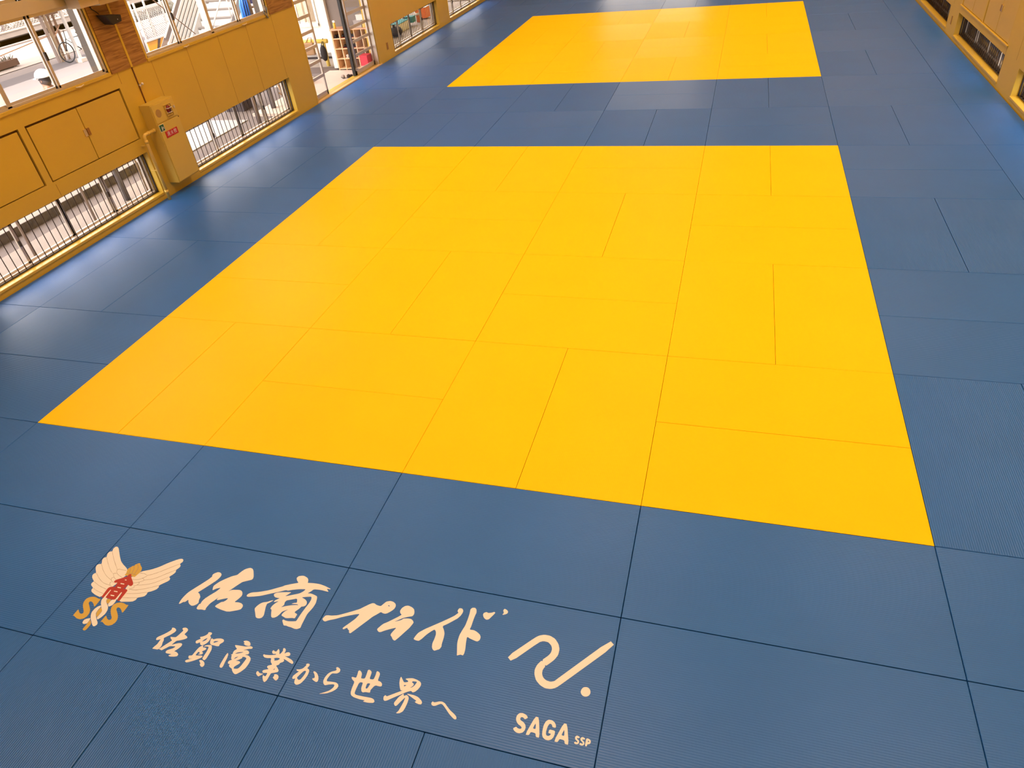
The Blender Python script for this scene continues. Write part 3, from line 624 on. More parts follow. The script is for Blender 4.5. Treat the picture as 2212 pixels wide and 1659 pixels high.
'E_lineL': [[[(31,761),(44,750),(56,738),(69,726),(82,714),(97,702),(112,689),(128,676),(144,663),(160,651),(176,640),(192,628),(207,617),(209,618),(193,629),(177,641),(162,653),(146,665),(130,677),(114,690),(99,703),(84,715),(70,727),(58,739),(46,750),(33,762)]],[[(28,701),(44,688),(60,674),(75,661),(91,648),(108,635),(125,622),(141,610),(157,600),(170,591),(183,585),(195,579),(207,573),(207,574),(195,580),(183,586),(171,593),(158,601),(142,611),(126,623),(109,636),(93,649),(77,662),(61,675),(46,689),(30,702)]],[[(38,635),(52,623),(67,611),(81,599),(97,587),(112,577),(129,567),(146,557),(163,548),(180,541),(197,534),(215,528),(232,522),(232,524),(215,530),(197,536),(180,543),(163,550),(146,559),(130,568),(114,578),(98,589),(83,600),(68,612),(54,624),(40,636)]],[[(62,554),(76,545),(90,536),(105,527),(119,518),(135,510),(151,502),(168,495),(186,489),(203,485),(221,482),(240,481),(258,478),(257,481),(239,483),(220,485),(203,487),(185,491),(168,497),(152,504),(136,512),(120,520),(106,528),(92,537),(78,546),(64,555)]],[[(104,483),(122,476),(141,470),(160,463),(179,458),(198,453),(218,450),(238,446),(257,443),(256,445),(237,449),(217,452),(197,456),(178,460),(159,465),(141,472),(122,478),(104,485)]],[[(142,432),(157,427),(171,423),(186,418),(201,415),(216,412),(230,410),(245,408),(260,406),(259,408),(244,410),(229,412),(215,414),(200,417),(186,420),(171,424),(156,429),(142,433)]],[[(211,614),(214,616),(216,619),(219,620),(226,622),(238,622),(254,622),(271,622),(288,621),(286,624),(270,624),(252,624),(237,624),(224,624),(217,623),(213,621),(211,618),(208,616)]],[[(208,616),(210,611),(212,606),(215,601),(219,595),(226,590),(233,585),(242,580),(252,575),(265,571),(278,567),(292,563),(306,558),(306,560),(292,565),(278,569),(264,573),(253,577),(243,582),(234,587),(227,591),(221,596),(217,601),(215,605),(213,610),(211,615)]],[[(208,573),(209,575),(209,577),(209,578),(211,579),(214,581),(219,581),(224,582),(229,583),(227,585),(222,585),(217,584),(212,583),(208,582),(206,580),(206,578),(206,576),(206,574)]],[[(208,574),(214,568),(220,562),(226,556),(233,550),(241,545),(250,541),(259,537),(267,534),(268,535),(259,539),(250,543),(242,547),(234,552),(227,557),(222,562),(216,568),(210,574)]],[[(224,535),(224,537),(224,539),(224,540),(225,542),(226,543),(228,544),(230,546),(233,547),(230,549),(228,548),(226,546),(224,545),(222,543),(221,542),(221,540),(221,538),(221,536)]],[[(222,536),(225,531),(229,526),(233,521),(238,517),(245,514),(253,511),(262,509),(270,506),(269,508),(261,511),(253,513),(245,516),(239,519),(235,522),(231,526),(228,531),(224,536)]],[[(241,498),(243,500),(244,502),(245,504),(246,505),(247,506),(247,506),(248,507),(249,507),(246,509),(246,509),(245,508),(244,508),(243,507),(242,506),(241,504),(240,502),(239,500)]],[[(239,499),(243,494),(247,489),(252,485),(257,481),(263,478),(269,476),(276,475),(282,473),(281,475),(275,477),(269,478),(263,480),(258,482),(254,486),(250,490),(245,495),(241,499)]]],
'E_lineR': [[[(672,765),(656,752),(640,738),(624,724),(610,711),(596,699),(583,687),(571,676),(560,666),(549,658),(539,650),(529,643),(520,637),(511,632),(503,627),(494,623),(486,619),(488,617),(496,621),(505,625),(513,629),(522,635),(532,641),(541,648),(552,656),(562,665),(574,674),(586,685),(599,697),(612,709),(627,722),(642,736),(658,750),(674,764)]],[[(410,625),(421,625),(431,626),(442,627),(451,627),(462,625),(472,623),(481,621),(486,618),(487,614),(485,609),(481,604),(475,598),(468,591),(459,583),(449,576),(438,571),(427,568),(416,566),(405,565),(393,564),(395,562),(406,563),(418,564),(429,566),(440,569),(451,574),(461,581),(471,589),(478,596),(483,602),(488,608),(489,613),(488,618),(481,622),(472,625),(461,628),(450,629),(440,629),(430,629),(419,628),(409,627)]],[[(678,710),(666,698),(653,687),(640,675),(626,663),(612,649),(597,634),(581,620),(565,608),(548,598),(530,591),(511,584),(493,577),(495,575),(513,582),(532,589),(550,596),(567,606),(584,618),(599,632),(614,647),(629,661),(643,673),(655,685),(668,697),(681,708)]],[[(468,588),(476,585),(484,582),(490,579),(492,576),(489,571),(483,565),(474,559),(465,553),(457,549),(447,545),(438,541),(428,537),(430,535),(440,539),(450,543),(459,547),(468,551),(476,557),(485,563),(492,569),(495,575),(491,580),(484,584),(476,587),(468,590)]],[[(667,643),(648,625),(629,607),(610,590),(591,575),(572,563),(552,553),(533,545),(516,539),(502,534),(490,531),(479,529),(467,526),(469,524),(480,527),(492,529),(504,532),(518,537),(535,543),(554,551),(574,561),(593,573),(612,588),(631,605),(650,624),(669,642)]],[[(463,551),(467,549),(471,547),(473,546),(474,544),(474,540),(473,536),(470,531),(467,526),(463,523),(458,520),(453,517),(447,514),(450,512),(455,515),(460,518),(465,521),(469,524),(473,529),(475,534),(477,539),(477,543),(475,547),(471,549),(467,551),(463,552)]],[[(641,560),(624,550),(607,540),(590,530),(572,521),(553,512),(533,503),(513,495),(494,489),(478,485),(463,484),(448,483),(433,482),(434,480),(449,481),(464,481),(480,483),(496,486),(515,493),(535,501),(555,510),(574,519),(592,529),(609,538),(626,548),(643,558)]],[[(453,512),(456,509),(459,507),(460,505),(460,502),(455,498),(448,493),(439,488),(431,483),(433,482),(441,486),(450,491),(457,496),(462,500),(463,504),(460,507),(457,510),(455,512)]],[[(595,489),(575,482),(555,475),(536,468),(516,462),(497,457),(478,453),(458,449),(439,445),(441,443),(460,447),(479,451),(499,455),(518,460),(538,466),(557,473),(577,480),(596,487)]],[[(551,433),(536,429),(521,425),(506,422),(491,418),(477,416),(463,413),(450,411),(437,408),(438,406),(452,409),(465,411),(479,413),(493,416),(507,420),(522,423),(538,427),(553,431)]]],
'E_flame': [[[(305,583),(305,604),(296,620),(289,640),(298,658),(304,656),(303,665),(315,676),(320,675),(320,686),(333,700),(348,707),(364,691),(396,671),(408,651),(410,626),(403,603),(399,585),(370,585),(329,583)]]],
'E_lineF': [[[(297,655),(301,650),(306,646),(310,642),(314,637),(317,632),(320,626),(322,620),(325,614),(329,613),(327,619),(324,625),(321,631),(318,637),(313,642),(309,647),(304,651),(299,656)]],[[(314,673),(319,668),(325,664),(330,659),(334,654),(337,649),(340,642),(342,636),(343,630),(345,625),(346,621),(347,617),(348,612),(353,611),(351,615),(350,620),(349,625),(348,630),(346,635),(344,642),(341,648),(338,654),(333,660),(327,665),(322,670),(316,675)]],[[(331,694),(339,688),(348,681),(356,674),(361,668),(365,663),(367,657),(369,651),(370,645),(372,637),(373,629),(374,620),(375,611),(379,610),(378,618),(377,627),(376,636),(375,644),(373,650),(372,656),(369,662),(365,669),(358,676),(350,683),(341,689),(333,696)]],[[(307,601),(314,602),(320,603),(327,604),(336,605),(349,605),(365,605),(381,604),(397,604),(395,607),(379,608),(363,608),(347,608),(334,608),(325,607),(317,606),(311,605),(305,604)]]],
'E_red': [[[(336,581),(334,595),(347,603),(359,598),(368,581),(424,539),(436,523),(431,508),(416,508),(395,516),(396,477),(306,473),(302,514),(277,507),(264,515),(269,533),(302,554),(331,575)]],[[(270,468),(301,476),(398,478),(424,475),(433,464),(434,375),(414,377),(404,442),(399,447),(394,444),(397,396),(392,382),(376,376),(310,379),(304,386),(297,444),(294,445),(291,381),(278,372),(270,377),(261,453)]]],
'E_dash': [[[(339,550),(353,551),(357,543),(344,543)]],[[(329,515),(362,516),(366,508),(333,507)]],[[(329,481),(361,481),(365,474),(333,473)]],[[(328,445),(360,446),(364,439),(332,438)]],[[(328,410),(361,411),(365,403),(333,402)]],[[(299,447),(293,446),(291,379),(306,376)]],[[(402,445),(393,445),(394,385),(410,383)]]],
'E_ribbon': [[[(289,372),(299,387),(328,376),(329,365),(333,356),(343,347),(369,330),(389,314),(403,292),(409,261),(400,230),(386,208),(368,222),(370,240),(368,275),(358,285),(332,307),(306,332),(291,354)]],[[(367,374),(385,378),(398,388),(405,380),(410,362),(409,336),(389,318),(367,335)]],[[(322,315),(331,307),(329,279),(333,252),(352,232),(380,208),(408,188),(415,175),(409,159),(394,156),(370,172),(331,203),(309,227),(295,252),(295,282),(306,304)]],[[(323,208),(330,200),(333,165),(314,157),(300,158),(290,167),(287,186),(302,199)]]],
'E_staff': [[[(334,356),(328,376),(365,376),(366,336),(346,346)]],[[(335,305),(361,283),(366,278),(368,223),(345,240),(332,262)]],[[(333,198),(367,169),(366,119),(354,112),(338,117),(335,125),(335,163)]]],
'E_SL': [[[(173,194),(172,254),(194,235),(214,224),(228,223),(236,232),(229,245),(205,265),(180,288),(166,310),(162,338),(177,357),(201,367),(227,368),(262,360),(279,363),(282,291),(258,312),(236,325),(217,329),(208,322),(214,310),(235,294),(267,268),(283,242),(286,215),(273,193),(250,183),(220,184),(181,199)]]],
'E_SR': [[[(422,196),(424,255),(447,235),(468,225),(481,225),(487,236),(478,249),(452,270),(429,293),(414,317),(412,344),(431,362),(456,370),(483,369),(513,361),(532,365),(534,293),(508,314),(486,327),(468,330),(460,323),(466,310),(491,291),(517,269),(536,242),(538,216),(526,194),(504,184),(475,185),(434,203)]]],
}# ---------------------------------------------------------------- judo mats
MAT_MESH = {}
def mat_mesh(w, l, material):
    """a mat lying flat, w across (x) and l along its ribs (y), top at z=0"""
    key = (round(w, 3), round(l, 3), material.name)
    if key in MAT_MESH: return MAT_MESH[key]
    bm = bmesh.new()
    g = .0014 if material is YELLOW else .0022
    bmesh.ops.create_cube(bm, size=1, matrix=Matrix.Translation((0, 0, -.0225)) @ Matrix.Diagonal((w - 2 * g, l - 2 * g, .045, 1)))
    ed = [e for e in bm.edges if all(v.co.z > -.01 for v in e.verts) or abs(e.verts[0].co.z - e.verts[1].co.z) > .01]
    bmesh.ops.bevel(bm, geom=ed, offset=.003 if material is YELLOW else .004, segments=3, affect='EDGES', profile=.5)
    uv = bm.loops.layers.uv.new('UVMap')
    for f in bm.faces:
        for lp in f.loops: lp[uv].uv = (lp.vert.co.y, lp.vert.co.x)
    me = bpy.data.meshes.new('judo_mat'); bm.to_mesh(me); bm.free()
    me.materials.append(material)
    MAT_MESH[key] = me
    return me

def put_mat(x0, x1, y0, y1, material, label, group, name='judo_mat'):
    """ribs run along the longer side"""
    dx, dy = x1 - x0, y1 - y0
    along_x = dx > dy
    me = mat_mesh(dy if along_x else dx, dx if along_x else dy, material)
    o = bpy.data.objects.new(name, me); COL.objects.link(o)
    o.location = ((x0 + x1) / 2, (y0 + y1) / 2, random.uniform(-.0006, .0006))
    if along_x: o.rotation_euler.z = math.pi / 2
    return tag(o, label, 'mat', group)

def block(c, r, material, where, group):
    """one 2 x 2 m block: two mats, alternately across and along like a checkerboard"""
    X, Y = -8 + 2 * c, 2 * r
    if (c + r) % 2 == 0:
        put_mat(X, X + 1, Y, Y + 2, material, where + ', left half', group)
        put_mat(X + 1, X + 2, Y, Y + 2, material, where + ', right half', group)
    else:
        put_mat(X, X + 2, Y, Y + 1, material, where + ', nearer half', group)
        put_mat(X, X + 2, Y + 1, Y + 2, material, where + ', farther half', group)

for r in range(12):
    for c in range(4):
        if r < 4: block(c, r, YELLOW, f'yellow mat of near square, row {NUM[r + 1]} from front, block {NUM[c + 1]} from left', 'yellow mats of the near square')
        elif r < 6: block(c, r, BLUE, f'blue mat between the yellow squares, {"nearer" if r == 4 else "farther"} row, block {NUM[c + 1]} from left', 'blue mats between the squares')
        elif r < 10: block(c, r, YELLOW, f'yellow mat of far square, row {NUM[r - 5]} from front, block {NUM[c + 1]} from left', 'yellow mats of the far square')
        else: block(c, r, BLUE, f'blue mat beyond the far yellow square, {"nearer" if r == 10 else "farther"} row, block {NUM[c + 1]} from left', 'blue mats behind the far square')
    block(-1, r, BLUE, f'blue mat in the left aisle beside the yellow squares, block {NUM[r + 1]} from front', 'blue mats of the left aisle')
    block(4, r, BLUE, f'blue mat in the right aisle beside the yellow squares, block {NUM[r + 1]} from front', 'blue mats of the right aisle')
    put_mat(XL + .016, -10, 2 * r, 2 * r + 2, BLUE, f'narrow blue mat along the left wall, number {NUM[r + 1]} from the yellow front edge', 'narrow mats along the left wall')
    put_mat(2, XR - .016, 2 * r, 2 * r + 2, BLUE, f'narrow blue mat along the right wall, number {NUM[r + 1]} from the yellow front edge', 'narrow mats along the right wall')
# the two cross rows in front of the near square
FRONT = {}
for k, y in enumerate((-1, -2)):
    for c in range(-1, 5):
        X = -8 + 2 * c
        rowname = 'first blue row before the near yellow square' if k == 0 else 'second blue row before the near yellow square'
        lab = f'plain blue mat in the {rowname}, {ORD[c + 2]} from left'
        if k == 1 and c == 1: lab = 'blue mat printed with the winged emblem and the first brush characters'
        if k == 1 and c == 2: lab = 'blue mat printed with the pale wave logo and capital letters'
        FRONT[(k, c)] = put_mat(X, X + 2, y, y + 1, BLUE, lab, 'blue cross rows in the foreground', 'printed_mat' if k == 1 and c in (1, 2) else 'judo_mat')
    put_mat(XL + .016, -10, y, y + 1, BLUE, f'short blue mat at the left wall, {"first" if k == 0 else "second"} cross row', 'blue cross rows in the foreground')
    put_mat(2, XR - .016, y, y + 1, BLUE, f'short blue mat at the right wall, {"first" if k == 0 else "second"} cross row', 'blue cross rows in the foreground')
for i in range(12):
    put_mat(-10 + i, -9 + i, -4, -2, BLUE, f'blue mat with lengthwise ribs in the nearest row at photo bottom, {ORD[i + 1]} from left', 'nearest row of lengthwise blue mats')

# ---------------------------------------------------------------- the printing on two mats
def chaikin(ring, k=.18):
    out = []
    n = len(ring)
    for i in range(n):
        a = Vector(ring[i]); b = Vector(ring[(i + 1) % n])
        out.append(a.lerp(b, k)); out.append(a.lerp(b, 1 - k))
    return out

def print_on(cell, key, name, material, z, parent=None, smooth=True):
    m = FRONT[cell]
    k, c = cell
    X, Y = -8 + 2 * c, -2
    bm = bmesh.new()
    for poly in GLYPHS[key]:
        rings = [[Vector((X + p[0] / 1000, Y + p[1] / 1000, 0)) for p in ring] for ring in poly]
        if smooth: rings = [chaikin(r) for r in rings]
        tris = geometry.tessellate_polygon(rings)
        vs = [bm.verts.new(v) for r in rings for v in r]
        for t in tris:
            try: bm.faces.new([vs[i] for i in t])
            except ValueError: pass
    bm.normal_update()
    for f in bm.faces:
        if f.normal.z < 0: f.normal_flip()
    me = bpy.data.meshes.new(name); bm.to_mesh(me); bm.free()
    me.transform(Matrix.Rotation(-m.rotation_euler.z, 4, 'Z') @ Matrix.Translation((-m.location.x, -m.location.y, z)))
    me.materials.append(material)
    o = bpy.data.objects.new(name, me); COL.objects.link(o)
    o.parent = parent or m
    return o
A_, B_ = (1, 1), (1, 2)
Z0 = .0009
em = print_on(A_, 'E_wingL', 'emblem', PRINT, Z0); em['label'] = 'pale left wing of the emblem'
print_on(A_, 'E_lineL', 'feather_lines', LINEP, Z0 + .0006, em)
o = print_on(A_, 'E_wingR', 'wing', PRINT, Z0, em)
print_on(A_, 'E_lineR', 'feather_lines', LINEP, Z0 + .0006, em)
print_on(A_, 'E_staff', 'staff', GOLDP, Z0 + .0004, em)
print_on(A_, 'E_ribbon', 'ribbon', PRINT, Z0 + .0006, em)
print_on(A_, 'E_flame', 'flame', GOLDP, Z0 + .0010, em)
print_on(A_, 'E_lineF', 'flame_lines', LINEP, Z0 + .0014, em)
print_on(A_, 'E_red', 'crest_character', REDP, Z0 + .0012, em)
print_on(A_, 'E_dash', 'crest_strokes', PRINT, Z0 + .0016, em, smooth=False)
print_on(A_, 'E_SL', 'letter', GOLDP, Z0, em)
print_on(A_, 'E_SR', 'letter', GOLDP, Z0, em)
for k in ('L1', 'L2', 'S1', 'S2', 'S3', 'S4'): print_on(A_, k, 'brush_character', PRINT, Z0)
for k in ('L3', 'L4', 'L5', 'L6', 'S5', 'S6', 'S7', 'S8', 'S9'): print_on(B_, k, 'brush_character', PRINT, Z0)
wv = print_on(B_, 'WAVE', 'wave_mark', PRINT, Z0)
print_on(B_, 'WDOT', 'dot', PRINT, Z0, wv)
for k in ('W1', 'W2', 'W3', 'W4', 'W5', 'W6', 'W7'): print_on(B_, k, 'capital_letter', PRINT, Z0)
# ---------------------------------------------------------------- outdoors, left side
GZ = -.15
def struct(m, name, material, bevel=0): return tag(m.build(name, material, bevel=bevel), kind='structure')
struct(MB().box(-30.72, XL - .26, -30, 70, -1.0, GZ), 'ground', CONC)
struct(MB().box(-75, -32.5, -30, 70, -1.0, GZ), 'ground_beyond', CONC)
struct(MB().box(-32.5, -30.72, -30, 70, -1.3, -1.0), 'floor_ditch', mat('ditch_mud', (.03, .022, .016), .9))
struct(MB().box(-24.6, -16.5, -10, 40, GZ, GZ + .006), 'asphalt_lane', ASPH)
struct(MB().box(-30.0, -25.6, -10, 50, GZ, GZ + .02), 'gravel_yard', CONCW)
struct(MB().box(-25.75, -25.6, -10, 50, GZ, GZ + .012), 'drain_channel', mat('drain_dark', (.16, .13, .11), .9))
# kerb and step outside the low windows
k = empty('kerb', (-12.75, 2, GZ), 'pale concrete kerb with stained face outside the low left windows', 'kerb')
pbuild(MB().box(-13.6, -12.76, -3, 7.2, GZ, .005), 'kerb_top', CONCW, k)
pbuild(MB().box(-12.76, -12.74, -3, 7.2, GZ, .004), 'stained_face', CONCD, k)
k = empty('paving_slab', (-13.2, 9, GZ), 'white paving slab outside the low window beside the hydrant cabinet', 'slab')
pbuild(MB().box(-14.2, -12.25, 7.6, 10.2, GZ, GZ + .02), 'slab', OUTW, k)
bx = empty('dark_crate', (-12.9, 11.2, GZ), 'dark crate seen through the low window beside the hydrant cabinet', 'crate')
pbuild(MB().box(-13.3, -12.8, 10.9, 11.45, GZ, .2), 'crate_body', mat('dark_crate', (.06, .045, .045), .8), bx)
pbuild(MB().box(-13.32, -12.78, 10.88, 11.47, .2, .23), 'crate_lid', mat('dark_crate2', (.08, .06, .06), .7), bx)
def pole(x, y, z1, r, material, label, foot=None, name='steel_post', group=None, z0=GZ, lean=(0, 0)):
    p = empty(name, (x, y, z0), label, 'post', group)
    pbuild(MB().tube([(x, y, z0), (x + lean[0], y + lean[1], z1)], r, 12), 'shaft', material, p)
    if foot: pbuild(MB().box(x - foot, x + foot, y - foot, y + foot, z0, z0 + .12), 'base_block', CONCW, p, .01)
    return p
pinkw = mat('pinkish_paint', (.26, .21, .19), .5)
greym = mat('grey_steel', (.16, .15, .155), .4, .4)
pole(-11.75, 3.55, 1.6, .022, pinkw, 'thin pale pole outside the nearest low left window, left one')
pole(-11.75, 4.84, 1.6, .022, pinkw, 'thin pale pole outside the nearest low left window, right one')
pole(-11.8, 5.69, 1.6, .045, greym, 'grey steel post near the right end of the nearest low left window')
pole(-11.7, 6.10, 1.6, .016, pinkw, 'thinnest pale pole at the right end of the nearest low left window')
pole(-11.8, 10.0, 1.4, .035, pinkw, 'pale post outside the low window beside the hydrant cabinet')
stk = empty('wooden_stick', (-12.2, 11.5, GZ), 'forked wooden stick leaning outside the low window near the door', 'stick')
pbuild(MB().tube([(-12.0, 11.55, GZ), (-12.25, 11.68, .35)], .028, 8), 'stem', mat('pale_timber', (.32, .21, .13), .8), stk)
pbuild(MB().tube([(-12.07, 11.59, -.02), (-12.1, 11.45, .12)], .014, 8).tube([(-12.03, 11.57, -.07), (-12.0, 11.78, -.12)], .014, 8), 'twig', MATS['pale_timber'], stk)
pole(-12.0, 10.95, 1.5, .06, mat('grey_panel', (.16, .15, .16), .6), 'grey pipe post outside the low window near the door')

struct(MB().box(-12.3, XL - .26, -3, 6.9, GZ, GZ + .01), 'sunlit_apron', CONCW)  # sunlit ground along the wall, put into a paler concrete colour
# bicycle shelter in the yard
brownm = mat('brown_steel', (.15, .08, .04), .6)
sh = empty('bicycle_shelter', (-25.0, 15, GZ), 'open bicycle shelter with corrugated roof and orange brown beam in the yard', 'shelter')
pbuild(MB().box(-23.58, -23.46, 6, 19.5, 1.50, 1.66), 'front_beam', mat('orange_brown_beam', (.24, .12, .04), .6), sh)
cr = bmesh.new(); rows = []
for j in range(0, 241):
    y = 6 + j * 13.5 / 240
    z = .035 * math.sin(j * 2 * math.pi / 6)
    rows.append([cr.verts.new((-23.25, y, 1.72 + z)), cr.verts.new((-26.6, y, 2.35 + z))])
for a, b in zip(rows, rows[1:]):
    f = cr.faces.new((a[0], b[0], b[1], a[1])); f.smooth = True
cm = MB(); cm.bm.free(); cm.bm = cr
bmesh.ops.solidify(cr, geom=list(cr.faces), thickness=.006)
pbuild(cm, 'corrugated_roof', mat('grey_white_sheet', (.62, .60, .62), .45), sh)
for y in (13.2, 17.1):
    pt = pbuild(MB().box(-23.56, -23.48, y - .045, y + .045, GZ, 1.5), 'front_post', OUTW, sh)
    pbuild(MB().box(-23.66, -23.38, y - .13, y + .13, GZ, GZ + .14), 'footing', CONCW, pt, .02)
for y, m in ((17.1, pinkw), (17.27, mat('orange_cream_paint', (.28, .2, .12), .5))):
    pbuild(MB().bar((-24.5, y, GZ), (-24.5, y, 1.5), .08, .08, (1, 0, 0)), 'inner_post', m, sh)
for y in (17.44, 17.65):
    pbuild(MB().bar((-24.6, y, GZ), (-24.5, y, 1.42), .06, .06, (1, 0, 0)), 'rear_post', brownm, sh)
pbuild(MB().bar((-24.5, 16.9, 1.33), (-24.5, 17.9, 1.33), .06, .09), 'cross_beam', brownm, sh)
pbuild(MB().bar((-24.5, 14.2, .5), (-24.5, 17.1, .72), .03, .03).bar((-24.5, 15.2, .9), (-24.5, 14.7, .3), .025, .025), 'brace', mat('pale_orange_bar', (.35, .2, .12), .6), sh)
pbuild(MB().bar((-24.5, 17.3, .6), (-24.5, 17.75, .95), .03, .03), 'brace', MATS['pale_orange_bar'], sh)

# black bicycle
bk = empty('bicycle', (-23.85, 17.95, GZ), 'black bicycle parked by the white shelter post in the yard', 'bicycle')
def pb_shift(m, n, mt, par):
    bmesh.ops.translate(m.bm, verts=m.bm.verts, vec=(.75, -.05, 0))
    return pbuild(m, n, mt, par)
def ring(c, r, n=40): return [(c[0], c[1] + r * math.cos(2 * math.pi * i / n), c[2] + r * math.sin(2 * math.pi * i / n)) for i in range(n)]
wc, wf = (-24.6, 18.14, GZ + .33), (-24.75, 17.15, GZ + .33)
for c in (wc, wf):
    wl = pb_shift(MB().tube(ring(c, .31), .02, 8, closed=True), 'wheel', mat('black_rubber', (.02, .02, .02), .7), bk)
    m = MB()
    for i in range(14):
        a = i * 2 * math.pi / 14
        m.tube([c, (c[0], c[1] + .3 * math.cos(a), c[2] + .3 * math.sin(a))], .0025, 5)
    m.disc((c[0] - .03, c[1], c[2]), .03, (1, 0, 0), .06, 12)
    pb_shift(m, 'spokes', ALU, wl)
Zb = GZ
pb_shift(MB().tube([wc, (-24.6, 17.72, Zb + .28), (-24.62, 17.84, Zb + .80)], .016, 8).tube([(-24.6, 17.72, Zb + .28), (-24.7, 17.30, Zb + .72), (-24.62, 17.82, Zb + .72)], .018, 8).tube([wc, (-24.62, 17.83, Zb + .72)], .012, 8).tube([wf, (-24.7, 17.30, Zb + .75), (-24.7, 17.34, Zb + .98)], .016, 8), 'frame', BLACK, bk)
pb_shift(MB().tube([(-25.0, 17.5, Zb + .98), (-24.9, 17.36, Zb + 1.0), (-24.7, 17.34, Zb + 1.0), (-24.5, 17.36, Zb + 1.0), (-24.4, 17.5, Zb + .98)], .013, 8), 'handlebar', ALU, bk)
pb_shift(MB().ball((-24.62, 17.86, Zb + .83), .1, .7, 1.3, .45), 'saddle', BLACK, bk)
pb_shift(MB().tube(ring(wc, .35, 40)[0:18], .016, 6), 'mudguard', BLACK, bk)
pb_shift(MB().disc((-24.56, 17.72, Zb + .28), .09, (1, 0, 0), .012, 20).bar((-24.53, 17.72, Zb + .28), (-24.53, 17.80, Zb + .14), .015, .02, (1, 0, 0)), 'crank', ALUD, bk)
pb_shift(MB().box(-24.72, -24.52, 17.95, 18.35, Zb + .70, Zb + .72).tube([(-24.62, 18.3, Zb + .7), wc], .008, 6), 'carrier', BLACK, bk)

# long planter with flowers
plr = empty('planter', (-26.3, 16.6, GZ), 'brown planter with scraggly plants at the left edge of the yard', 'planter')
pbuild(MB().box(-26.45, -26.15, 15.6, 16.95, GZ + .05, GZ + .27), 'trough', mat('terracotta', (.12, .065, .04), .8), plr, .02)
for y in (15.8, 16.75): pbuild(MB().box(-26.42, -26.18, y - .06, y + .06, GZ, GZ + .05), 'foot', CONCD, plr)
lf = MB()
for i in range(60):
    y = random.uniform(15.65, 16.9); x = random.uniform(-26.42, -26.18); z = GZ + .27
    lf.bar((x, y, z), (x + random.uniform(-.05, .05), y + random.uniform(-.1, .1), z + random.uniform(.05, .16)), .03, .006)
pbuild(lf, 'leaves', mat('dull_leaf', (.14, .12, .09), .8), plr)
fl = MB()
for i in range(14): fl.ball((random.uniform(-26.4, -26.2), random.uniform(15.6, 16.5), GZ + random.uniform(.36, .46)), .02, seg=8)
pbuild(fl, 'blossoms', mat('pink_flower', (.7, .35, .35), .7), plr)

# far edge of the yard: block kerb, slotted guard wall and chain link fence
FX = -30.6
kb = empty('block_kerb', (FX, 20, GZ), 'row of grey concrete blocks along the far edge of the yard', 'kerb')
for i in range(18):
    y = 10 + i * 1.35
    b = pbuild(MB().box(FX - .1, FX + .1, y, y + 1.33, GZ, GZ + .06), 'block', CONC, kb, .01)
struct(MB().box(FX - 2.0, FX - 1.9, 5, 60, -1.0, .20), 'wall_yard', mat('dark_void_wall', (.035, .022, .016), .9))
struct(MB().box(FX - 1.2, FX - .95, 5, 60, .02, .25).box(FX - 1.3, FX - .9, 5, 60, .23, .27), 'wall_guard', CONCW)
fence = empty('chain_link_fence', (FX - 1.1, 20, .27), 'long chain link fence on the white guard wall behind the shelter', 'fence')
def mesh_panel(x, y0, y1, z0, z1, step, t):
    m = MB()
    h = z1 - z0
    n = int((y1 - y0 + h) / step) + 1
    for i in range(n):
        a = y0 - h + i * step
        for d in (1, -1):
            p0, p1 = (a, z0), (a + h, z1)
            if d < 0: p0, p1 = (a + h, z0), (a, z1)
            pts = []
            for (ya, za), (yb, zb) in ((p0, p1),):
                ta, tb = 0.0, 1.0
                dy = yb - ya
                for lim, sg in ((y0, 1), (y1, -1)):
                    va = (ya - lim) * sg; vb = (yb - lim) * sg
                    if va < 0 and vb < 0: ta = 2
                    elif va < 0: ta = max(ta, va / (va - vb))
                    elif vb < 0: tb = min(tb, va / (va - vb))
                if ta < tb:
                    pts = [(x, ya + dy * ta, za + (zb - za) * ta), (x, ya + dy * tb, za + (zb - za) * tb)]
            if pts: m.bar(pts[0], pts[1], t, t, (1, 0, 0))
    return m
pbuild(mesh_panel(FX - 1.1, 12, 32, .27, 1.6, .16, .022), 'wire_mesh', mat('pale_wire', (.26, .22, .2), .5), fence)
for y in (12, 15.2, 18.4, 21.6, 24.8, 28, 31.2):
    pbuild(MB().tube([(FX - 1.1, y, .3), (FX - 1.1, y, 1.75)], .035, 8), 'fence_post', mat('mauve_post', (.24, .21, .23), .5), fence)
pbuild(MB().tube([(FX - 1.1, 12, 1.72), (FX - 1.1, 31.2, 1.72)], .025, 8), 'top_rail', MATS['mauve_post'], fence)
hd = empty('hedge', (FX - 3, 22, 0), 'dark clipped hedge behind the chain link fence', 'hedge')
hm = MB()
for i in range(260):
    hm.ball((FX - 3 + random.uniform(-.3, .3), random.uniform(8, 45), random.uniform(-.05, .12)), random.uniform(.12, .2), seg=6)
pbuild(hm, 'foliage', mat('dark_leaf', (.05, .045, .035), .9, noise=(6, .5)), hd)
hb2 = empty('low_hedge', (-27.6, 25.4, GZ), 'dark low hedge in the yard behind the white mesh gate', 'hedge')
hm = MB()
for i in range(90):
    hm.ball((-27.6 + random.uniform(-.2, .2), random.uniform(23.4, 27.6), GZ + random.uniform(.1, .28)), random.uniform(.1, .16), seg=6)
pbuild(hm, 'foliage', MATS['dark_leaf'], hb2)
fh = empty('distant_building', (FX - 16, 25, GZ), 'pale pink building beyond the chain link fence', 'building')
pbuild(MB().box(FX - 22, FX - 14, -5, 75, GZ, 9), 'wall', mat('pink_render', (.20, .15, .135), .9, noise=(.3, .05)), fh)

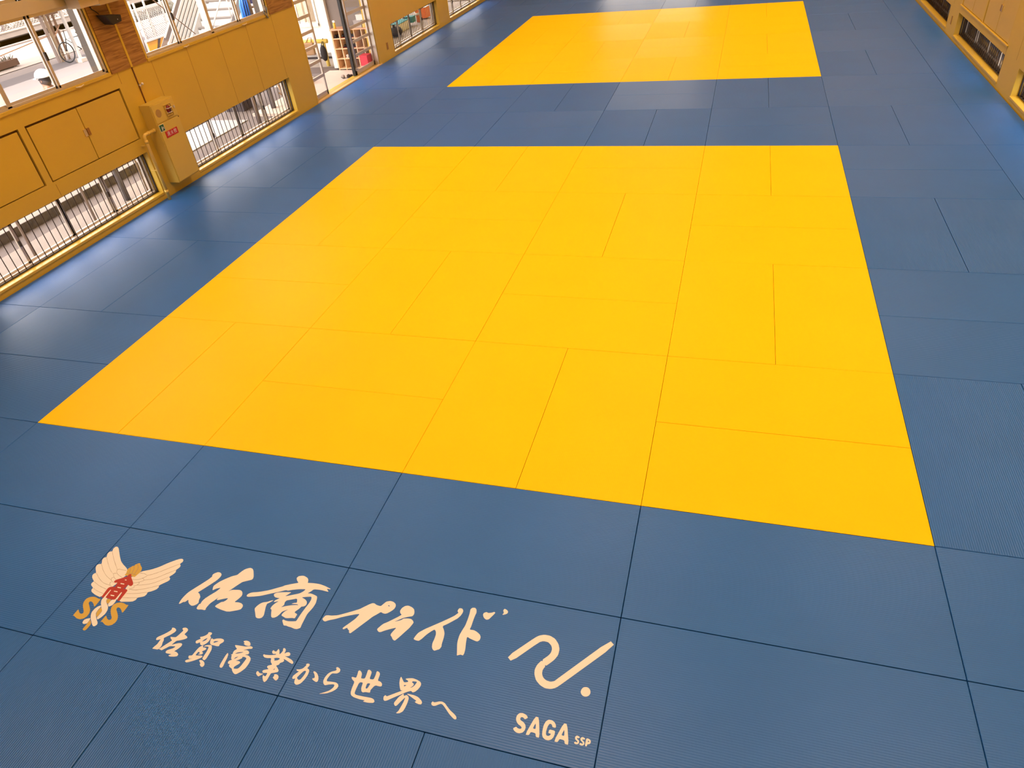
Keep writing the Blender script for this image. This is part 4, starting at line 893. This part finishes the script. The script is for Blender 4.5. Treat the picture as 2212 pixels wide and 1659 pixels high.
# white framed mesh gate, barrier board, stair, tarpaulin and downpipe behind the second upper window
gt = empty('mesh_gate', (-22.3, 19.8, GZ), 'white framed chain link gate outside the upper window by the wiring', 'gate')
g0, g1, gz0, gz1 = 19.12, 20.50, -.02, 1.02
m = MB()
for y in (g0, 19.63, 20.46): m.bar((-22.3, y, GZ), (-22.3, y, gz1 + .25), .055, .055, (1, 0, 0))
for z in (gz0, gz1): m.bar((-22.3, g0, z), (-22.3, g1, z), .045, .06)
pbuild(m, 'gate_frame', STEELW, gt)
pbuild(mesh_panel(-22.3, g0, 19.63, gz0, gz1, .105, .014), 'wire_mesh', STEELW, gt)
pbuild(mesh_panel(-22.3, 19.63, 20.46, gz0, gz1, .105, .014), 'wire_mesh', STEELW, gt)
pole(-21.2, 17.72, 1.5, .03, pinkw, 'slim pinkish post left of the mesh gate')
pole(-20.9, 19.1, 1.6, .028, OUTW, 'slim white post between the mesh gate and the stair')
pole(-21.4, 17.9, .4, .05, pinkw, 'short pale stub post at the left end of the striped barrier')
ba = empty('barrier_board', (-21, 18.3, GZ), 'orange and black diagonally striped barrier board in the yard', 'barrier')
m = MB(); n = 5; by0, by1, bz0, bz1 = 17.66, 19.2, -.05, .26
pbuild(MB().box(-21.02, -21.0, by0, by1, bz0, bz1), 'board', mat('barrier_orange', (.40, .18, .01), .5), ba)
for y in (18.0, 18.48, 18.96):
    m.prism([(-20.995, y, bz0 + .002), (-20.995, y + .13, bz0 + .002), (-20.995, y + .36, bz1 - .002), (-20.995, y + .23, bz1 - .002)], (.003, 0, 0))
pbuild(m, 'stripes', mat('barrier_black', (.03, .015, .01), .5), ba)
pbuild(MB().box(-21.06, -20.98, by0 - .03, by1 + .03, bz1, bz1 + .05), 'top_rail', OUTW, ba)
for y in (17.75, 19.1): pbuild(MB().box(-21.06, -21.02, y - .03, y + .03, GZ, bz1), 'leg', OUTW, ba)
fw = empty('flower_bunch', (-20.8, 18.75, GZ), 'bunch of white flowers in front of the striped barrier board', 'flowers')
m = MB()
for i in range(10): m.ball((-20.8 + random.uniform(-.05, .05), 18.75 + random.uniform(-.13, .2), .12 + random.uniform(-.05, .07)), .045, seg=8)
pbuild(m, 'blossoms', WHITEP, fw)
pbuild(MB().tube([(-20.8, 18.7, GZ), (-20.8, 18.72, .1)], .02, 6).tube([(-20.8, 18.85, GZ), (-20.8, 18.8, .1)], .02, 6), 'stems', MATS['dull_leaf'], fw)
wi = empty('guy_wire', (-16, 13.5, 2), 'thin brown wire slanting across the upper window by the stair', 'wire')
pbuild(MB().tube([(-16, 11.9, 2.95), (-16, 12.9, 2.06), (-16, 14.05, 1.04)], .012, 6), 'wire', brownm, wi)

st = empty('outdoor_stair', (-17, 17, GZ), 'white steel outdoor stair with open treads and ribbed side panel', 'stair')
tread_grey = mat('grey_tread', (.085, .072, .068), .6)  # treads darker grey than the white risers
run, rise, SY = .255, .205, 15.95
for i in range(11):
    y = SY + run * i; z = GZ + .25 + rise * i
    pbuild(MB().box(-18.0, -16.75, y, y + .21, z, z + .045), 'tread', tread_grey, st)
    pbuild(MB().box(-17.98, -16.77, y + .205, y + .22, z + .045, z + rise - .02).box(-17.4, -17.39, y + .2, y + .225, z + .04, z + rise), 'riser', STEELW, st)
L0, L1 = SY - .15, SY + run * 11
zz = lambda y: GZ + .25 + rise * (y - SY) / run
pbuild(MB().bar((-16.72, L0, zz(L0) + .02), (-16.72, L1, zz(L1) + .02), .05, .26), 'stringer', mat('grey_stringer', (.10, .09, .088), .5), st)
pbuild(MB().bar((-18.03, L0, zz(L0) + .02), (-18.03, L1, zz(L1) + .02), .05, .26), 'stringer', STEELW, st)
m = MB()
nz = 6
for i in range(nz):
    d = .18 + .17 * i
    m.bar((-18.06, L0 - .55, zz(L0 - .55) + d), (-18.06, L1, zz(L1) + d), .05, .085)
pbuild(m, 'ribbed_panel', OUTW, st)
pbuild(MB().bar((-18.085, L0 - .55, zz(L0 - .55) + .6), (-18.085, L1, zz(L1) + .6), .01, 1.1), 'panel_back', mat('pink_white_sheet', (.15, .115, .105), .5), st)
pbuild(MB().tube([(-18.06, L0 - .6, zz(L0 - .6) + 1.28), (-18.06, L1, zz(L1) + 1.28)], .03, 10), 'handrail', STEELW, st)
pbuild(MB().tube([(-16.72, L0, zz(L0) + .95), (-16.72, L1, zz(L1) + .95)], .022, 10), 'handrail', STEELW, st)
for y in (SY - .1, SY + .85, SY + 1.75): pbuild(MB().tube([(-16.72, y, zz(y)), (-16.72, y, zz(y) + .95)], .016, 8), 'baluster', STEELW, st)
tp = empty('blue_tarpaulin', (-14, 13.75, GZ), 'bright blue folded tarpaulin hanging beside the stair', 'tarpaulin')
m = MB()
for i in range(7):
    a = i / 7; y = 13.58 + .05 * i
    m.tube([(-14 + .03 * (i % 2), 13.78 + .012 * i, 2.1), (-14 + .03 * (i % 2), y + .03, 1.7), (-14, y, .9)], [.012, .03, .045], 8)
pbuild(m, 'cloth', mat('tarp_blue', (.01, .10, .45), .5), tp)
pole(-14.05, 14.02, 3.2, .075, mat('beige_downpipe', (.20, .16, .14), .5), 'beige downpipe by the blue tarpaulin')
cb = empty('blue_box', (-14.0, 14.25, GZ), 'dark blue box beside the beige downpipe', 'box')
pbuild(MB().box(-14.1, -13.95, 14.16, 14.42, 1.66, 1.9), 'box_body', mat('deep_blue', (.01, .02, .14), .5), cb)
pbuild(MB().box(-14.1, -13.95, 14.13, 14.5, 1.56, 1.6), 'bracket_arm', brownm, cb)

# person with a white helmet walking outside
pe = empty('person', (-14.2, 7.26, GZ), 'person in white helmet and pale vest outside the nearest upper window', 'person')
def skin(verts, edges, radii, name, material, parent, levels=2):
    me = bpy.data.meshes.new(name); me.from_pydata([Vector(v) for v in verts], edges, [])
    o = bpy.data.objects.new(name, me); COL.objects.link(o)
    md = o.modifiers.new('skin', 'SKIN'); md.use_smooth_shade = True
    for i, r in enumerate(radii): me.skin_vertices[0].data[i].radius = (r, r) if not isinstance(r, tuple) else r
    me.skin_vertices[0].data[0].use_root = True
    sb = o.modifiers.new('sub', 'SUBSURF'); sb.levels = levels; sb.render_levels = levels
    dg = bpy.context.evaluated_depsgraph_get(); dg.update()
    m2 = bpy.data.meshes.new_from_object(o.evaluated_get(dg))
    bpy.data.objects.remove(o); bpy.data.meshes.remove(me)
    m2.materials.clear(); m2.materials.append(material)
    for p in m2.polygons: p.use_smooth = True
    o = bpy.data.objects.new(name, m2); COL.objects.link(o); o.parent = parent
    return o
# body coordinates: feet at z=0, facing -x (away from the hall), 1.70 m tall
bv = [(0, 0, .93), (0, 0, 1.12), (.01, 0, 1.30), (.01, 0, 1.43), (0, 0, 1.50), (-.01, 0, 1.60),
      (0, -.16, 1.40), (.03, -.22, 1.14), (-.03, -.23, .90), (-.05, -.23, .80),
      (0, .16, 1.40), (.02, .23, 1.14), (-.08, .24, .92), (-.10, .24, .82),
      (0, -.09, .88), (-.03, -.10, .48), (.06, -.10, .08), (-.08, -.11, .03),
      (0, .09, .88), (-.10, .10, .50), (-.02, .10, .08), (-.16, .11, .03)]
be = [(0, 1), (1, 2), (2, 3), (3, 4), (4, 5), (3, 6), (6, 7), (7, 8), (8, 9), (3, 10), (10, 11), (11, 12), (12, 13), (0, 14), (14, 15), (15, 16), (16, 17), (0, 18), (18, 19), (19, 20), (20, 21)]
br = [(.10, .14), (.10, .13), (.11, .15), .09, .055, .10, .06, .042, .032, .035, .06, .042, .032, .035, .085, .06, .042, .04, .085, .06, .042, .04]
SKINM = mat('skin', (.16, .08, .055), .6)
skin(bv, be, br, 'body', SKINM, pe)
sv = [bv[i] for i in (0, 1, 2, 3, 6, 7, 8, 10, 11, 12)]
skin(sv, [(0, 1), (1, 2), (2, 3), (3, 4), (4, 5), (5, 6), (3, 7), (7, 8), (8, 9)], [(.115, .155), (.115, .15), (.125, .17), .105, .078, .058, .048, .078, .058, .048], 'shirt', mat('pale_blue_shirt', (.24, .235, .29), .8), pe)
tv = [bv[i] for i in (0, 14, 15, 16, 18, 19, 20)]
skin(tv, [(0, 1), (1, 2), (2, 3), (0, 4), (4, 5), (5, 6)], [(.11, .15), .10, .078, .062, .10, .078, .062], 'trousers', mat('grey_trousers', (.22, .22, .26), .8), pe)
for s, x in ((-1, -.08), (1, -.16)):
    MB().ball((x + .03, s * .105, .05), .1, 1.35, .5, .5).build('shoe', BLACK, pe)
MB().ball((.0, 0, 1.60), .098, 1.08, .9, 1.18, 20).build('hair', mat('black_hair', (.03, .02, .02), .7), pe)
fm = MB().ball((-.03, 0, 1.59), .088, .95, .85, 1.2, 20)
fm.ball((-.12, 0, 1.585), .018, 1, .7, 1.2, 8)
for s in (-1, 1): fm.ball((.0, s * .085, 1.59), .028, .5, .35, 1, 8)
fc = fm.build('face', SKINM, pe)
ey = MB()
for s in (-1, 1): ey.ball((-.108, s * .033, 1.605), .011, seg=8)
ey.box(-.116, -.108, -.025, .025, 1.535, 1.541)
ey.build('eyes_and_mouth', BLACK, fc)
hl = bmesh.new()
bmesh.ops.create_uvsphere(hl, u_segments=24, v_segments=14, radius=.135, matrix=Matrix.Translation((0, 0, 1.655)) @ Matrix.Diagonal((1.12, .98, .95, 1)))
bmesh.ops.delete(hl, geom=[v for v in hl.verts if v.co.z < 1.63], context='VERTS')
bmesh.ops.solidify(hl, geom=list(hl.faces), thickness=.006)
for f in hl.faces: f.smooth = True
hb = MB(); hb.bm.free(); hb.bm = hl
hb.box(-.185, -.13, -.07, .07, 1.625, 1.635)
hb.build('helmet', mat('helmet_white', (.9, .9, .9), .3), pe)
vs = MB()
for s in (-1, 1):
    vs.bar((-.13, s * .10, 1.15), (-.10, s * .11, 1.42), .07, .012, (1, 0, 0)).bar((-.10, s * .11, 1.42), (.10, s * .11, 1.44), .07, .03).bar((.10, s * .11, 1.44), (.145, s * .10, 1.10), .07, .014, (1, 0, 0))
vs.build('vest_straps', WHITEP, pe)
pe.scale = (1.06, 1.06, 1.06)

# ---------------------------------------------------------------- porch behind the glazed door
struct(MB().box(-12.3, XL - .26, 10.5, 14.33, GZ, -.09), 'floor_porch', mat('porch_concrete', (.62, .53, .46), .9, noise=(2, .06)))
struct(MB().box(-12.3, XL - .26, 14.72, 14.8, -.1, 3.0), 'wall_porch', mat('grey_plaster', (.26, .225, .205), .9, noise=(2, .06)))
struct(MB().box(-12.3, -12.18, 14.62, 14.84, -.1, 3.0), 'trim_porch', WHITEP)
struct(MB().box(-13.6, XL - .26, 14.33, 16.2, GZ - .1, GZ + .005), 'floor_passage', mat('brown_earth', (.12, .085, .07), .9))
nb = empty('annex_building', (-13.8, 16.0, GZ), 'white panelled annex with window beyond the glazed door', 'building')
pbuild(MB().box(-14.7, -12.95, 16.0, 19, -.08, .76).box(-14.7, -14.55, 16.0, 19, .76, 2.2).box(-13.3, -12.95, 16.0, 19, .76, 2.2).box(-14.7, -12.95, 16.0, 19, 2.2, 3.2), 'wall', WHITEP, nb)
m = MB()
for x in (-14.55, -13.95, -13.34): m.box(x, x + .06, 15.97, 16.03, .76, 2.2)
m.box(-14.55, -13.28, 15.93, 16.03, .74, .82).box(-14.55, -13.28, 15.97, 16.03, 2.14, 2.2)
wf = pbuild(m, 'window', WHITEP, nb)
pbuild(MB().box(-14.55, -13.3, 16.0, 16.006, .82, 2.14), 'pane', PANE, wf)
pbuild(MB().box(-14.55, -13.3, 16.6, 16.62, .76, 2.2), 'blind', mat('beige_interior', (.35, .27, .18), .8, noise=(3, .3)), wf)
m = MB()
for x in (-14.3, -13.95, -13.5): m.box(x - .003, x + .003, 15.994, 16.0, -.08, .74)
pbuild(m, 'panel_joint', ALUD, nb)
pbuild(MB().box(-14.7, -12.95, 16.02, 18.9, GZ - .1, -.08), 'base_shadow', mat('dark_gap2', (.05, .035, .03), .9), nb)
pbuild(MB().box(-14.7, -12.94, 15.985, 16.0, -.08, .02), 'plinth', STEELW, nb)

struct(MB().box(-13.6, XL - .26, 10.5, 15.9, 2.9, 3.0), 'ceiling_porch_added', CEILM)  # unseen roof added to keep sky light off the porch and rack
# shoe rack with its shoes
rk = empty('shoe_rack', (-11.55, 14.4, -.09), 'pale wooden shoe rack with square pigeonholes behind the glazed door', 'shoe rack')
PINE = mat('pine', (.86, .60, .36), .6, noise=(4, .06))
RX0, RX1, RY0, RY1 = -11.99, -10.90, 14.33, 14.70
nc, nr = 5, 4
rw, rh = (RX1 - RX0) / nc, .245
cols = [RX0 + rw * i for i in range(nc + 1)]
for x in cols: pbuild(MB().box(x - .011, x + .011, RY0, RY1, -.09, .905), 'divider', PINE, rk)
for k in range(nr): pbuild(MB().box(RX0, RX1, RY0 + .005, RY1, -.065 + rh * k, -.045 + rh * k), 'shelf', PINE, rk)
pbuild(MB().box(RX0 - .03, RX1 + .03, RY0 - .03, RY1, .885, .915), 'top_board', mat('reddish_board', (.80, .46, .30), .5), rk)
pbuild(MB().box(RX0, RX1, RY1 - .008, RY1, -.09, .9), 'back_board', mat('brown_board', (.07, .035, .02), .8), rk)
shoe_i = 0
def shoe(x, y, z, material, sole, label, cat='shoe', group='shoes kept in the wooden rack', rot=math.pi / 2):
    s = empty('shoe', (x, y, z), label, cat, group)
    s.rotation_euler.z = rot
    u = MB().ball((.0, 0, .045), .05, 1.1, .8, .8, 12).ball((.09, 0, .032), .042, 1.3, .9, .7, 12)
    u.build('upper', material, s)
    MB().box(-.06, .15, -.038, .038, 0, .014).build('sole', sole, s, .006)
    return s
red = mat('red_sole', (.35, .05, .025), .6)
dk = mat('dark_leather', (.02, .015, .015), .4)
rowsn = {3: 'top', 2: 'second', 1: 'third', 0: 'bottom'}
coln = ['left', 'second', 'third', 'fourth', 'fifth']
for c, k, m, sl in ((0, 3, dk, dk), (1, 3, dk, red), (2, 3, dk, red), (1, 2, dk, red), (2, 2, dk, red), (2, 1, dk, red)):
    for j, dx in enumerate((-.05, .05)):
        shoe(cols[c] + rw / 2 + dx, RY0 + .10, -.045 + rh * k, m, sl, f'{"left" if j == 0 else "right"} dark shoe in the {rowsn[k]} rack row, {coln[c]} column', rot=math.pi / 2)
for j, dx in enumerate((-.05, .05)):
    shoe(cols[1] + rw / 2 + dx, RY0 + .10, -.045 + rh, mat('white_leather', (.85, .78, .74), .5), WHITEP, f'{"left" if j == 0 else "right"} white shoe in the third rack row, second column', rot=math.pi / 2)
bt = empty('spray_bottle', (-11.9, 14.42, .915), 'small yellow spray bottle with white head on the shoe rack', 'bottle')
pbuild(MB().tube([(-11.9, 14.42, .915), (-11.9, 14.42, 1.03), (-11.9, 14.42, 1.06)], [.035, .035, .015], 14), 'bottle_body', mat('yellow_liquid', (.92, .62, .10), .3), bt)
pbuild(MB().box(-11.93, -11.86, 14.40, 14.44, 1.06, 1.11), 'spray_head', WHITEP, bt, .006)
# pair of trainers by the track
for j, (x, y, r) in enumerate(((-11.42, 13.45, 2.3), (-11.30, 13.50, 1.2))):
    s = shoe(x, y, -.088, mat('grey_canvas', (.30, .24, .20), .8) if j == 0 else mat('dark_canvas', (.07, .05, .045), .8), CONCD, 'grey trainer by the door track, lying on its pair' if j == 0 else 'dark trainer beside the grey one at the door track', group='pair of trainers at the door track', rot=r)
# boxes and a red crate seen through the right-hand door leaf
def carton(x0, x1, y0, y1, z0, z1, material, label, lid=None, name='box', cat='box', group=None):
    b = empty(name, ((x0 + x1) / 2, (y0 + y1) / 2, z0), label, cat, group)
    pbuild(MB().box(x0, x1, y0, y1, z0, z1 - .02), 'box_body', material, b, .004)
    pbuild(MB().box(x0 - .006, x1 + .006, y0 - .006, y1 + .006, z1 - .02, z1), 'lid', lid or material, b, .004)
    return b
carton(-11.30, -11.08, 14.36, 14.66, .915, 1.09, mat('grey_carton', (.45, .42, .42), .8), 'grey box on the rack behind the right door leaf')
carton(-11.2, -11.0, 14.36, 14.62, 1.09, 1.22, WHITEP, 'white box on top of the grey box behind the right door leaf')
carton(-11.06, -10.92, 14.36, 14.62, .915, 1.06, mat('yellow_carton', (.80, .58, .20), .8), 'yellow cardboard box behind the right door leaf')
carton(-11.16, -10.95, 14.05, 14.3, -.09, .06, mat('pale_carton', (.75, .62, .55), .8), 'pale box under the red crate behind the right door leaf')
carton(-11.16, -10.95, 14.05, 14.3, .06, .31, mat('crate_red', (.72, .03, .06), .5), 'red crate on a pale box behind the right door leaf', name='crate', cat='crate')
# yellow umbrella stand with dark bags, folding cart outside
us = empty('yellow_rail', (-13.4, 15.1, GZ), 'yellow rail stand with hanging brown and black bags behind the left door leaf', 'rack')
YP = mat('yellow_bar', (.92, .70, .16), .5)
pbuild(MB().tube([(-13.95, 15.1, .52), (-12.62, 15.1, .50)], .055, 12), 'top_bar', YP, us)
for x in (-13.9, -12.75): pbuild(MB().tube([(x, 15.1, GZ), (x, 15.1, .52)], .05, 12), 'leg', YP, us)
bg = empty('brown_bag', (-13.15, 15.0, .1), 'brown bag hanging on the yellow rail', 'bag')
pbuild(MB().box(-13.32, -13.0, 14.93, 15.03, .18, .5), 'bag_body', mat('brown_cloth', (.35, .22, .13), .8), bg, .04)
pbuild(MB().tube([(-13.25, 14.98, .48), (-13.2, 15.1, .60), (-13.1, 15.1, .60), (-13.07, 14.98, .48)], .012, 8), 'strap', MATS['brown_cloth'], bg)
bg = empty('black_bag', (-12.7, 15.0, .0), 'black bag hanging at the end of the yellow rail', 'bag')
pbuild(MB().ball((-12.74, 14.98, .22), .14, .7, .6, 1.5), 'bag_body', mat('black_cloth', (.025, .02, .02), .8), bg)
pbuild(MB().tube([(-12.78, 14.98, .40), (-12.74, 15.1, .57), (-12.70, 14.98, .40)], .014, 8), 'strap', MATS['black_cloth'], bg)
ct = empty('hand_cart', (-12.6, 12.9, GZ), 'white folding hand cart with bundled cloth behind the left door leaf', 'cart')
pbuild(MB().box(-12.9, -12.2, 12.5, 13.3, -.02, .02), 'platform', WHITEP, ct)
pbuild(MB().tube([(-12.9, 12.55, .0), (-12.9, 12.55, .55), (-12.9, 13.25, .55), (-12.9, 13.25, .0)], .018, 10), 'push_bar', ALUD, ct)
for x, y in ((-12.8, 12.6), (-12.8, 13.2), (-12.3, 12.6), (-12.3, 13.2)): pbuild(MB().disc((x, y - .015, -.08), .06, (0, 1, 0), .03, 14), 'wheel', BLACK, ct)
cl = empty('cloth_bundle', (-12.55, 12.9, .02), 'white and navy cloth bundle lying on the hand cart', 'cloth')
m = MB()
for i in range(9): m.ball((-12.55 + random.uniform(-.18, .18), 12.9 + random.uniform(-.25, .25), .08 + random.uniform(0, .1)), random.uniform(.07, .13), 1, 1, .6, 10)
pbuild(m, 'white_cloth', WHITEP, cl)
m = MB()
for i in range(4): m.ball((-12.5 + random.uniform(-.1, .1), 12.95 + random.uniform(-.2, .2), .2), .09, 1.2, 1.2, .4, 10)
pbuild(m, 'navy_cloth', mat('navy_cloth', (.03, .04, .10), .8), cl)

# outside the far low left windows: coloured things in the passage
struct(MB().box(-16, XL - .26, 15.0, 30, GZ, GZ + .008), 'path_far', CONCW)
teal = mat('teal_cloth', (.05, .25, .27), .8); orange = mat('orange_plastic', (.85, .22, .04), .5)
b = empty('bin_bag', (-12.2, 18.75, GZ), 'black bin bag outside the first low left window beyond the door', 'bag')
pbuild(MB().ball((-12.2, 18.72, .0), .2, 1, 1.2, .75), 'bag_body', MATS['black_cloth'], b)
pbuild(MB().ball((-12.2, 18.62, .15), .06, .6, .6, 1.2), 'knot', MATS['black_cloth'], b)
carton(-12.9, -12.3, 19.2, 20.1, GZ, .12, WHITEP, 'long white box outside the first low left window beyond the door', lid=teal)
carton(-12.5, -12.2, 20.15, 20.42, -.02, .16, teal, 'teal box outside the first low left window beyond the door')
b = empty('bollard', (-12.3, 20.95, GZ), 'orange striped bollard outside the first low left window beyond the door', 'bollard')
pbuild(MB().tube([(-12.3, 20.95, GZ), (-12.3, 20.8, .35)], [.09, .07], 14), 'bollard_body', orange, b)
pbuild(MB().tube([(-12.3, 20.86, .12), (-12.3, 20.84, .18)], .09, 14), 'reflector_band', WHITEP, b)
carton(-12.5, -12.2, 21.35, 21.75, -.1, .24, orange, 'orange and white box outside the first low left window beyond the door', lid=WHITEP)
for i, y in enumerate((18.3, 20.35, 22.2, 22.5, 22.9)):
    pole(-12.7 + .1 * (i % 2), y, 1.2, .035, [brownm, greym, pinkw, brownm, pinkw][i], f'slim {["brown", "grey", "pinkish", "brown", "pinkish"][i]} post {ORD[i + 1]} from left outside the low window beyond the door')
for i, y in enumerate((27.6, 28.5, 29.6)):
    carton(-13.4, -12.9, y - .35, y + .35, GZ, .08 + .04 * i, WHITEP, f'white box {ORD[i + 1]} from left outside the farthest low left window')
pn = empty('screen_panel', (-13.9, 24, GZ), 'brown slatted screen standing outside the far low left windows', 'screen')
for i in range(30):
    pbuild(MB().box(-13.95, -13.9, 19.0 + i * .4, 19.0 + i * .4 + .22, GZ, 1.6), 'slat', brownm if i % 3 else pinkw, pn)

# ---------------------------------------------------------------- outdoors, right side (dim)
struct(MB().box(XR + .26, 20, -20, 60, -1.0, -.12), 'ground_right', mat('brown_soil', (.10, .07, .045), .95, noise=(5, .4)))
struct(MB().box(4.6, 4.8, 12, 45, -.12, 5.0), 'wall_boundary', mat('dark_boundary', (.06, .045, .035), .9, noise=(3, .3)))
struct(MB().box(3.1, 4.7, 11, 45, 2.6, 2.7), 'eaves_right', mat('dark_eaves', (.05, .04, .03), .9))
for i, (y, w_, h) in enumerate(((16.4, .35, .45), (18.2, .5, .3), (21.8, .4, .5))):
    carton(3.7, 4.2, y, y + w_, -.12, h, pinkw, f'pale box outside the right windows, {ORD[i + 1]} from the viewer')
for i, y in enumerate((12.3, 14.2, 17.2, 19.6)):
    pole(3.9, y, 2.5, .05, pinkw if i % 2 else brownm, f'{"pale" if i % 2 else "brown"} post outside the right-hand low windows, {ORD[i + 1]} from the viewer', z0=-.12)
br_ = empty('fallen_branch', (3.4, 12.4, -.12), 'pale fallen branch outside the right window under the cupboards', 'branch')
pbuild(MB().tube([(3.35, 12.2, -.09), (3.45, 12.5, -.03), (3.5, 12.75, .08)], [.012, .018, .008], 8), 'stem', MATS['pale_timber'], br_)
pbuild(MB().tube([(3.45, 12.5, -.03), (3.4, 12.6, .06)], .008, 6), 'twig', MATS['pale_timber'], br_)
# outside the back glazed doors
struct(MB().box(-20, 20, YB + .26, YB + 30, -1.0, -.1), 'ground_back', CONCW)
struct(MB().box(-11.2, 20, YB + 6, YB + 6.3, -.1, 9), 'wall_opposite_added', mat('opposite_wall_added', (.55, .51, .49), .9))  # unseen wall added to dim the sky behind the back glazing
